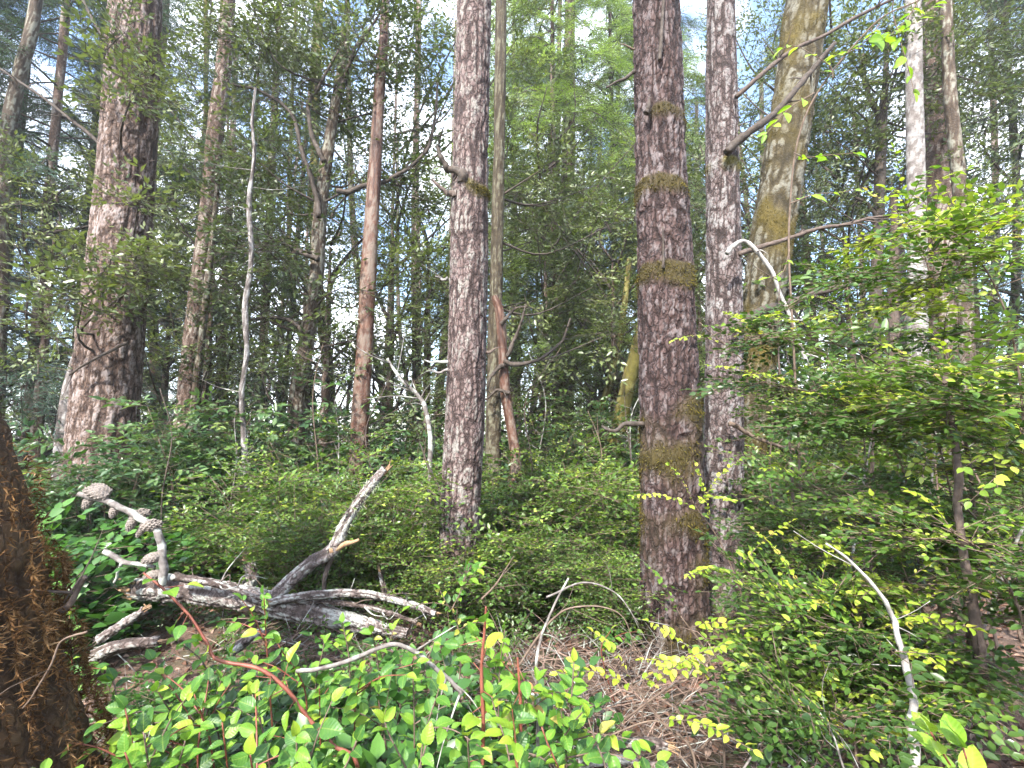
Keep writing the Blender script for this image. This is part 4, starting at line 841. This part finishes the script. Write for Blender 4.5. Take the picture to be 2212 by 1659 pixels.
# ------------------------------------------------------------------ dark and red saplings, dead sticks
def stick(name, label, cat, pxs, d, w0, w1, m, seed, twigs=0, group=None, twl=.3, rough=.2, segs=7, part=None):
    P = [at(p[0], p[1], p[2] if len(p) > 2 else d) for p in pxs]; rng = np.random.default_rng(seed); mb = MB()
    lo = min(P, key=lambda q: q[2]); C = tube(mb, P, [px(w0, d)/2, px(w1, d)/2], segs, max(14, 9*len(P)), 0, rough*1.1, seed, kink=3.5*rough*px(w0, d)); T = norm(np.gradient(C, axis=0))
    for _ in range(twigs):
        i = rng.integers(len(C)//5, len(C)); dv = norm(T[i]*.5+rng.normal(0, .6, 3)); l = twl*rng.uniform(.3, 1)
        tube(mb, [C[i], C[i]+dv*l*.5+rng.normal(0, .04, 3)*l, C[i]+dv*l+rng.normal(0, .1, 3)*l], [px(w1, d)*.3, .001], 4, 6)
    return tag(mb.build(name, m, None, lo), label, cat, group)
def red_stem(label, pxs, d, w0, w1, n, seed):
    P = [at(x, y, d) for (x, y) in pxs]; b = P[0].copy(); b[2] = max(float(ground(b[0], b[1])), 0); P = [b]+P
    rng = np.random.default_rng(seed); rt = thing('salal_shrub', label, 'shrub', b, 'near salal stems')
    mb = MB(); C = tube(mb, P, [px(w0, d)/2, px(w0, d)/2, px(w1, d)/2], 9, 70, 0, .18, seed); mb.build('stem', REDSTEM, rt); T = norm(np.gradient(C, axis=0))
    for k in range(n):
        i = int(rng.integers(14, 64)); dv = norm(rng.normal(0, 1, 3)+A(0, -.2, .4)); l = rng.uniform(.03, .09); q = C[i]+dv*l
        mb = MB(); tube(mb, [C[i], q], [.002, .0014], 4, 4); sk_ = mb.build('leaf_stalk', REDSTEM, rt)
        leaf_obj(rt, ['sal', 'salb', 'sal', 'salb'][k % 4], q, norm(dv+rng.normal(0, .3, 3)), norm(A(0, -.35, 1)+rng.normal(0, .3, 3)), .07*rng.uniform(.7, 1.1), rng, sk_)
    return rt
stick('dead_stick', 'white bent dead stick rising at lower right through dark leaves', 'stick', [(1962, 1680), (1972, 1600), (1975, 1530), (1955, 1450), (1940, 1390), (1935, 1335), (1890, 1270), (1840, 1215), (1780, 1170)], 1.75, 20, 4, PALEW, 1, 6)
stick('sapling', 'dark red-brown sapling stem at the lower right edge', 'sapling', [(2145, 1600), (2128, 1500), (2110, 1400), (2090, 1280), (2082, 1150), (2062, 1020), (2045, 850), (2035, 750)], 1.9, 26, 9, DEADBROWN, 2, 8)
stick('sapling', 'thinner brown stem just right of the dark red-brown sapling', 'sapling', [(2100, 1400), (2098, 1200), (2095, 1050), (2085, 900)], 2.3, 14, 7, DEADBROWN, 3, 5)
stick('sapling', 'brown bent stem in the right thicket left of the dark sapling', 'sapling', [(2070, 1480), (2030, 1330), (2015, 1200), (1990, 1080)], 2.5, 15, 7, TWIG, 4, 5)
red_stem('thick red salal stem arching down from the log to the bottom edge', [(775, 1670), (720, 1610), (665, 1550), (620, 1490), (560, 1445), (470, 1425), (445, 1385), (405, 1325), (350, 1270), (310, 1238)], 1.8, 8, 4, 16, 5)
red_stem('upright red salal stem at the bottom centre', [(1042, 1670), (1044, 1560), (1040, 1450), (1046, 1370), (1050, 1310)], 1.7, 8, 4, 12, 6)
red_stem('short red salal stem just right of the upright red one', [(1125, 1560), (1122, 1480), (1118, 1420)], 1.75, 7, 4, 7, 7)
stick('dead_stick', 'brown stick leaning on the mossy trunk at left', 'stick', [(70, 1372), (110, 1335), (150, 1300), (190, 1252)], 1.62, 17, 11, DEADBROWN, 8, 2)
stick('dead_stick', 'thin forked twig hanging on the brown mossy trunk', 'stick', [(188, 1365), (132, 1385), (110, 1440), (80, 1490), (50, 1530)], 1.38, 5, 3, TWIG, 9, 1)
stick('dead_stick', 'grey arched branch lying in the salal left of centre', 'stick', [(640, 1450), (750, 1430), (850, 1395), (900, 1410), (960, 1460), (1000, 1500)], 2.0, 9, 9, DEAD, 10, 5)
stick('dead_stick', 'pale forked twig upright right of the red stem', 'stick', [(1160, 1670), (1165, 1540), (1160, 1420), (1190, 1330), (1230, 1250)], 1.9, 8, 4, DEAD, 11, 4)
stick('dead_stick', 'grey lichen-covered dead sapling left of the middle fir', 'dead sapling', [(885, 1270), (880, 1230), (920, 1140), (932, 1080), (930, 1000), (918, 900), (905, 860), (870, 820), (840, 780)], 4.9, 17, 6, DEAD, 12, 22, twl=.5)
stick('dead_stick', 'short forked lichen branch joining the grey dead sapling', 'stick', [(880, 1225), (870, 1190), (862, 1150)], 4.8, 11, 7, DEAD, 13, 3)
for i, (pp, d, lb) in enumerate([([(1040, 1295), (1080, 1250), (1110, 1200)], 3.2, 'thin twig rising right of the middle fir base'),
    ([(1180, 1290), (1260, 1260), (1330, 1280), (1380, 1350)], 2.9, 'arching dry stem before the huckleberry gap, upper one'),
    ([(1120, 1440), (1190, 1340), (1250, 1310), (1340, 1330), (1375, 1420)], 2.5, 'arching dry stem before the huckleberry gap, lower one'),
    ([(1380, 1480), (1400, 1440), (1435, 1390)], 2.9, 'short pale stick leaning at the dark fir foot'),
    ([(1340, 1560), (1440, 1490), (1560, 1440), (1610, 1400)], 2.4, 'long brown stem slanting over the needle litter'),
    ([(1600, 1670), (1650, 1600), (1720, 1560), (1760, 1540)], 1.9, 'dry stalk at the bottom right of the litter'),
    ([(1700, 1680), (1740, 1600), (1720, 1520), (1700, 1460)], 1.9, 'upright dry stalk in the lower right'),
    ([(1830, 1680), (1800, 1590), (1770, 1540)], 1.7, 'thin dry stalk left of the white bent stick'),
    ([(1220, 1680), (1300, 1600), (1420, 1560), (1480, 1620)], 1.9, 'bowed dry twig at the bottom right of centre')]):
    stick('dead_stick', lb, 'stick', pp, d, 5, 2, [TWIG, DEAD][i % 2], 30+i, 4)

# ------------------------------------------------------------------ fallen log with broken branches and cones
def bark_log(root, name, pxs, wpx, m, seed, segs=40, rings=120, cell=(.05, .12), amp=.01, **kw):
    P = [at(*p) for p in pxs]; d = np.mean([p[2] for p in pxs]); mb = MB()
    C, V, Nn, ms = trunk(mb, P, [px(x, d)/2 for x in wpx], segs, rings, cell, amp, seed, flare=0, **kw)
    j = np.arange(segs); nv = mb.n; F = []
    mb.add(np.vstack([V[-segs:], C[-1:], V[:segs], C[:1]]), np.vstack([np.stack([j, (j+1) % segs, 0*j+segs], -1), np.stack([(j+1) % segs+segs+1, j+segs+1, 0*j+2*segs+1], -1)]), 0, plate=.3)
    return mb.build(name, m, root), C
def splinters(root, c, dirv, rad, n, l, m, seed, name='splintered_end'):
    rng = np.random.default_rng(seed); mb = MB(); dirv = norm(dirv)
    x = norm(np.cross(dirv, A(.2, .1, 1))); y = np.cross(dirv, x)
    for _ in range(n):
        a = rng.uniform(0, 6.28); q = rad*math.sqrt(rng.random()); p = c+(x*math.cos(a)+y*math.sin(a))*q; ll = l*rng.uniform(.3, 1.2)
        tube(mb, [p-dirv*.03, p+dirv*ll*.5, p+dirv*ll+rng.normal(0, .01, 3)], [rad*.22, rad*.16, .001], 4, 4)
    return mb.build(name, m, root)
B_MOSSB = bark('bark_brown_mossy', (.02, .011, .006), (.055, .031, .015), (.10, .06, .03), lichen=(.07, .045, .025), lich=.05)
B_WORN = bark('bark_worn_chunk', (.03, .021, .018), (.10, .075, .068), (.19, .155, .145), lich=.1, lichen=(.3, .3, .28))
B_LOG = bark('bark_log', (.035, .025, .022), (.15, .12, .112), (.27, .24, .235), lichen=(.36, .37, .34), lich=.16)
lp = [(290, 1272, 3.75), (360, 1270, 3.72), (450, 1278, 3.7), (545, 1295, 3.66), (650, 1318, 3.62), (770, 1346, 3.58), (880, 1368, 3.54)]
log = thing('fallen_log', 'fallen broken log with splintered left end lying across the left middle', 'log', at(545, 1330, 3.66))
_, CL = bark_log(log, 'log_stem', lp, [38, 50, 50, 46, 40, 30, 16], B_LOG, 71, 60, 220, (.05, .09), .014)
splinters(log, at(292, 1272, 3.75), at(270, 1262, 3.78)-at(330, 1275, 3.73), px(22, 3.7), 26, .13, SPLINT, 1)
up = thing('broken_branch', 'broken lichened branch rising from the log and pointing up right', 'branch', at(590, 1300, 3.6))
_, CU = bark_log(up, 'branch_stem', [(585, 1300, 3.6), (620, 1262, 3.6), (670, 1218, 3.6), (718, 1188, 3.6), (742, 1140, 3.6), (765, 1098, 3.6), (800, 1050, 3.6), (832, 1012, 3.6)], [36, 32, 30, 28, 24, 22, 18], B_LOG, 72, 36, 140, (.04, .08), .006)
splinters(up, at(830, 1015, 3.6), at(846, 998, 3.6)-at(810, 1040, 3.6), px(8, 3.6), 7, .07, SPLINT, 2)
limb(up, [(715, 1190), (745, 1175), (775, 1165)], 3.58, 18, 6, SPLINT, 'broken_stub', seed=91, rough=.06)
limb(up, [(715, 1195), (700, 1230), (698, 1290)], 3.62, 14, 8, DEADBROWN, 'prop_branch', seed=92)
def beard(root, C, n, l, seed, r=.03):
    rng = np.random.default_rng(seed); i = rng.integers(0, len(C), n); p = C[i]+rng.normal(0, r, (n, 3))*.6; D = norm(rng.normal(0, .7, (n, 3))+A(0, 0, -.9)); mb = MB()
    v, f = inst(*needle(.1), basis(D, rdir(rng, n)), p, l*rng.uniform(.3, 1.2, n)); mb.add(v, f, 0, tint=np.repeat(rng.random(n), 3)); tag(mb.build('beard_lichen', LICHEN, root), kind='stuff')
beard(up, CU[60:125], 900, .05, 7, .03)
for i, (pp, w0, w1, lb) in enumerate([([(375, 1246), (450, 1258), (520, 1278), (575, 1298)], 15, 11, 'thin grey branch lying on top of the fallen log'),
    ([(585, 1300), (680, 1285), (780, 1282), (870, 1300), (940, 1325)], 18, 11, 'pale lichened branch from the log towards the middle fir base'),
    ([(600, 1300), (700, 1300), (800, 1312), (900, 1345)], 12, 8, 'thinner grey branch below the pale lichened one')]):
    d_ = 3.52+.03*i; rt = thing('dead_branch', lb, 'branch', at(*pp[0], d_)); _, Cb = bark_log(rt, 'branch_stem', [(*q, d_) for q in pp], [w0, w0*.9, w1*1.15, w1], [B_WORN, B_LOG, B_WORN][i], 50+i, 24, 90, (.03, .09), .006)
    rb = np.random.default_rng(150+i); Tb = norm(np.gradient(Cb, axis=0))
    for k in range(9):
        q = int(rb.integers(20, 88)); dv = norm(Tb[q]*.6+rb.normal(0, .6, 3)+A(0, 0, .2)); l = rb.uniform(.06, .26); mb = MB(); tube(mb, [Cb[q], Cb[q]+dv*l*.5+rb.normal(0, .02, 3), Cb[q]+dv*l+rb.normal(0, .04, 3)], [.006, .0015], 5, 8, 0, .3, k); mb.build('twig', [DEAD, DEADBROWN][k % 2], rt)
    splinters(rt, Cb[-1], Cb[-1]-Cb[-5], px(w1, d_)*.4, 8, .05, SPLINT, 160+i)
cb = thing('cone_branch', 'grey curved dead branch bearing clusters of closed pine cones', 'branch', at(350, 1262, 3.6))
limb(cb, [(350, 1262), (354, 1225), (352, 1185), (342, 1150), (318, 1128), (288, 1110), (250, 1090), (215, 1076), (170, 1068)], 3.58, 18, 11, DEAD, 'branch_stem', seed=94, rough=.1, segs=10)
limb(cb, [(335, 1225), (300, 1218), (268, 1214), (225, 1190)], 3.6, 7, 13, DEAD, 'side_branch', seed=95, rough=.12)
limb(cb, [(268, 1214), (258, 1230), (245, 1258)], 3.6, 7, 5, DEAD, 'side_twig', seed=96)
def cone_mesh(seed):
    """closed pine cone along +Y, length 1: overlapping pointed scales in a spiral"""
    rng = np.random.default_rng(seed); mb = MB(); n = 78
    body = [A(0, t, -.1*t*t) for t in np.linspace(0, .96, 6)]; tube(mb, body, [.12, .21, .23, .2, .13, .03], 10, 16)
    for i in range(n):
        t = i/n; a = i*2.39996; r = .235*math.sin(math.pi*min(.96, .14+t*.84))**.7; p = A(math.cos(a)*r, t*.94, math.sin(a)*r-.1*t*t); o_ = A(math.cos(a), 0, math.sin(a))
        s = .125*(1-.35*abs(2*t-1))*rng.uniform(.8, 1.15); tv = A(-math.sin(a), 0, math.cos(a))
        V = [p-tv*s+A(0, -.02, 0), p+tv*s+A(0, -.02, 0), p+A(0, s*1.5, 0)+o_*.02, p+o_*rng.uniform(.03, .07)+A(0, s*.8, 0)]
        mb.add(np.array(V), np.array([[0, 1, 3], [1, 2, 3], [2, 0, 3]]))
    o = mb.build('pine_cone', CONEM, smooth=False); me = o.data; bpy.data.objects.remove(o); return me
CM = [cone_mesh(1), cone_mesh(2)]
def cone(x, y, tx, ty, d=3.58, w=1.):
    tx, ty = x+(tx-x)*.8, y+(ty-y)*.8; p = at(x, y, d+.05); q = at(tx, ty, d+.02); l = np.linalg.norm(q-p); M = basis((q-p)[None], A(0, -1, .2)[None])[0]*l
    M = M@np.diag([w, 1, w]); o = bpy.data.objects.new('pine_cone', CM[int(x) % 2]); scn.collection.objects.link(o); o.parent = cb; b = p-np.array(cb['base'][:])
    o.matrix_local = Matrix([[*M[0], b[0]], [*M[1], b[1]], [*M[2], b[2]], [0, 0, 0, 1]])
for c_ in [(232, 1074, 166, 1052, 3.53, .95), (205, 1066, 170, 1108, 3.56, 1.0), (240, 1064, 184, 1044, 3.6, .95), (256, 1088, 232, 1126, 3.56, 1.1), (296, 1112, 266, 1156, 3.56, 1.0), (282, 1116, 330, 1104, 3.62, .95), (306, 1138, 356, 1130, 3.54, 1.0), (350, 1198, 292, 1218, 3.52, 1.05), (352, 1236, 296, 1252, 3.55, 1.0), (318, 1130, 286, 1168, 3.6, .9)]: cone(*c_)
# bits of wood round the log
for i, (pp, d, w0, w1, m, lb) in enumerate([([(215, 1382), (260, 1352), (312, 1318)], 3.0, 20, 14, DEADBROWN, 'grey stick under the log beside the mossy trunk'),
    ([(205, 1420), (260, 1395), (345, 1385)], 2.7, 26, 16, DEADBROWN, 'weathered chunk of wood on the ground left of the red stem'),
    ([(540, 1262), (545, 1240), (535, 1215)], 4.1, 34, 26, DEADBROWN, 'short reddish stump piece standing behind the log'),
    ([(832, 1290), (828, 1265), (820, 1235)], 3.9, 14, 6, DEADBROWN, 'small upright splinter behind the pale lichened branch'),
    ([(510, 1400), (545, 1375), (580, 1360)], 2.9, 24, 20, DEADBROWN, 'brown broken limb under the middle of the log'),
    ([(1330, 1610), (1400, 1605), (1440, 1612)], 2.2, 26, 20, PALEW, 'pale bit of wood lying at the bottom right of centre'),
    ([(1250, 1650), (1340, 1640), (1440, 1660)], 1.9, 16, 10, DEAD, 'pale stick lying along the bottom edge')]):
    rt = thing('wood_chunk', lb, 'wood', at(*min(pp, key=lambda q: -q[1]), d)); _, Cw = bark_log(rt, 'log_stem', [(*q, d) for q in pp], [w0, (w0+w1)/2, w1], [B_LOG, B_WORN][i % 2], 70+i, 26, 50, (.03, .09), .008)
    splinters(rt, Cw[-1], Cw[-1]-Cw[-6], px(w1, d)*.42, 12, .05, SPLINT, 80+i); splinters(rt, Cw[0], Cw[0]-Cw[5], px(w0, d)*.42, 12, .04, DEADBROWN, 90+i)

rp_ = np.random.default_rng(640)
for (x0, x1, d0, d1, n, words, top) in [(1660, 2200, 2.8, 4.2, 11, 'thin bare brown stem in the right thicket', 2.3), (1060, 1380, 5.2, 7.5, 7, 'thin bare stem in the gap between middle and dark fir', 2.6), (360, 930, 4.9, 6.5, 8, 'thin bare stem among the bushes behind the log', 2.4)]:
    for i in range(n):
        x = x0+(x1-x0)*(i+rp_.random())/n; d = rp_.uniform(d0, d1); b = at(x, 935, d); b[2] = float(ground(b[0], b[1])); h = top*rp_.uniform(.6, 1.1); ln = rp_.normal(0, .22, 3)
        mb = MB(); C = tube(mb, [b-A(0, 0, .03), b+A(ln[0]*.4, ln[1]*.4, h*.4), b+A(ln[0]*.5+rp_.normal(0, .06), ln[1], h*.75), b+A(ln[0]*1.3, ln[1], h)], [.011, .003], 6, 24, 0, .2, i, kink=.05)
        for k in range(7):
            q = int(rp_.integers(6, 23)); dv = norm(A(rp_.normal(), rp_.normal(), .5)); l = rp_.uniform(.1, .45); tube(mb, [C[q], C[q]+dv*l*.5, C[q]+dv*l+A(0, 0, .05)], [.004, .001], 4, 5)
        tag(mb.build('sapling', [DEADBROWN, TWIG, DEAD][i % 3], None, b), words+', '+ORD[i]+' from the left', 'sapling', words+'s')
# ------------------------------------------------------------------ brown moss-covered trunk at the left edge
mt = thing('mossy_trunk', 'near trunk base wrapped in shaggy brown moss at the left edge', 'tree', (-1.42, 1.42, 0))
mbx = MB(); Cm, Vm, Nm, _ = trunk(mbx, [A(-1.45, 1.42, -.05), A(-1.53, 1.42, .4), A(-1.66, 1.42, .9), A(-1.79, 1.42, 1.4), A(-2.15, 1.42, 2.2), A(-2.7, 1.45, 3.6)], [.53, .42, .35, .32, .31, .30, .29, .28], 60, 200, cell=(.06, .2), amp=.02, seed=81, flare=.1)
mbx.build('trunk', B_MOSSB, mt)
rm_ = np.random.default_rng(82); zm = Vm[:, 2]
pm = np.clip((1.62-zm)/.45, 0, 1); nf = 130000; idx = rm_.choice(len(Vm), nf, p=pm/pm.sum())
lumps = vnoise(Vm[idx, 0]*16, Vm[idx, 1]*16, Vm[idx, 2]*11, 5); Vt, Ft = needle(.2)
D = norm(Nm[idx]*.45+rm_.normal(0, .8, (nf, 3))+A(0, 0, -.35)); mbx = MB()
v, f = inst(Vt, Ft, basis(D, rdir(rm_, nf)), Vm[idx]+Nm[idx]*(lumps[:, None]*.07), (.009+.02*rm_.random(nf)**3)*(.6+lumps))
tn = np.clip(rm_.random(nf)**1.6*.7+.7*(lumps-.4), 0, 1); tn[rm_.random(nf) < .006] = 1
mbx.add(v, f, 0, tint=np.repeat(tn, 3)); tag(mbx.build('brown_moss', BROWNMOSS, mt), kind='stuff')

# ------------------------------------------------------------------ litter and twig tangle
def litter():
    rng = np.random.default_rng(950); mb = MB(); n = 20000
    y = rng.uniform(1.4, 7, n); x = rng.uniform(-1, 1, n)*y*1.05; z = ground(x, y)+rng.uniform(0, .02, n)
    D = norm(rng.normal(0, 1, (n, 3))*A(1, 1, .15)); isn = rng.random(n) < .45
    for q, (Vt, Ft), s in ((isn, needle(.05), .085), (~isn, leaf8(.5, .16, .2), .06)):
        m = int(q.sum()); v, f = inst(Vt, Ft, basis(D[q], norm(A(0, 0, 1)+rng.normal(0, .4, (m, 3)))), np.stack([x, y, z], -1)[q], s*rng.uniform(.5, 1.3, m)); mb.add(v, f, 0, tint=np.repeat(rng.random(m), len(Vt)))
    tag(mb.build('leaf_litter', L_LITTER), 'brown needle and dead leaf litter on the ground', 'litter', kind='stuff')
    mb = MB()
    for k in range(1150):
        if k % 3: x0, y0 = rng.normal(.45, .4), rng.uniform(1.9, 3.7)
        elif k % 2: x0, y0 = rng.uniform(-2.1, -.5), rng.uniform(2.5, 3.7)
        else: y0 = rng.uniform(1.8, 4.2); x0 = rng.uniform(-.9, .75)*y0*.9
        p = A(x0, y0, float(ground(x0, y0))+rng.uniform(0, .1)); a = rng.uniform(0, 6.28); l = rng.uniform(.12, .5)
        dv = A(math.cos(a), math.sin(a), rng.uniform(0, .8)**2); tube(mb, [p, p+dv*l*.5+A(0, 0, l*.08)+rng.normal(0, .025, 3), p+dv*l+rng.normal(0, .06, 3)], [.0014+.0045*rng.random()**2, .001], 4, 6, int(rng.integers(0, 3)))
    tag(mb.build('dry_twig_tangle', [TWIG, DEAD, DRY]), 'tangle of thin dry twigs over the ground before the two right firs', 'twigs', kind='stuff')
litter()
def haze():
    m, t = mat('forest_haze'); v = N(t, 'ShaderNodeVolumePrincipled'); v.inputs['Color'].default_value = (.86, .93, 1, 1); v.inputs['Density'].default_value = .0017; v.inputs['Anisotropy'].default_value = .2
    o = N(t, 'ShaderNodeOutputMaterial'); t.links.new(v.outputs[0], o.inputs['Volume'])
    x, y0, y1, z0, z1 = 260, -260, 260, -3, 24; V = A(*[[a, b, c] for a in (-x, x) for b in (y0, y1) for c in (z0, z1)])
    mb = MB(); mb.add(V, np.array([[0, 1, 3], [0, 3, 2], [4, 6, 7], [4, 7, 5], [0, 4, 5], [0, 5, 1], [2, 3, 7], [2, 7, 6], [0, 2, 6], [0, 6, 4], [1, 5, 7], [1, 7, 3]])); ob = mb.build('haze', m, smooth=False)
    tag(ob, 'thin pale haze in the air between the far trunks', 'haze', kind='stuff')
haze()
for o in scn.objects:
    if 'base' in o: del o['base']
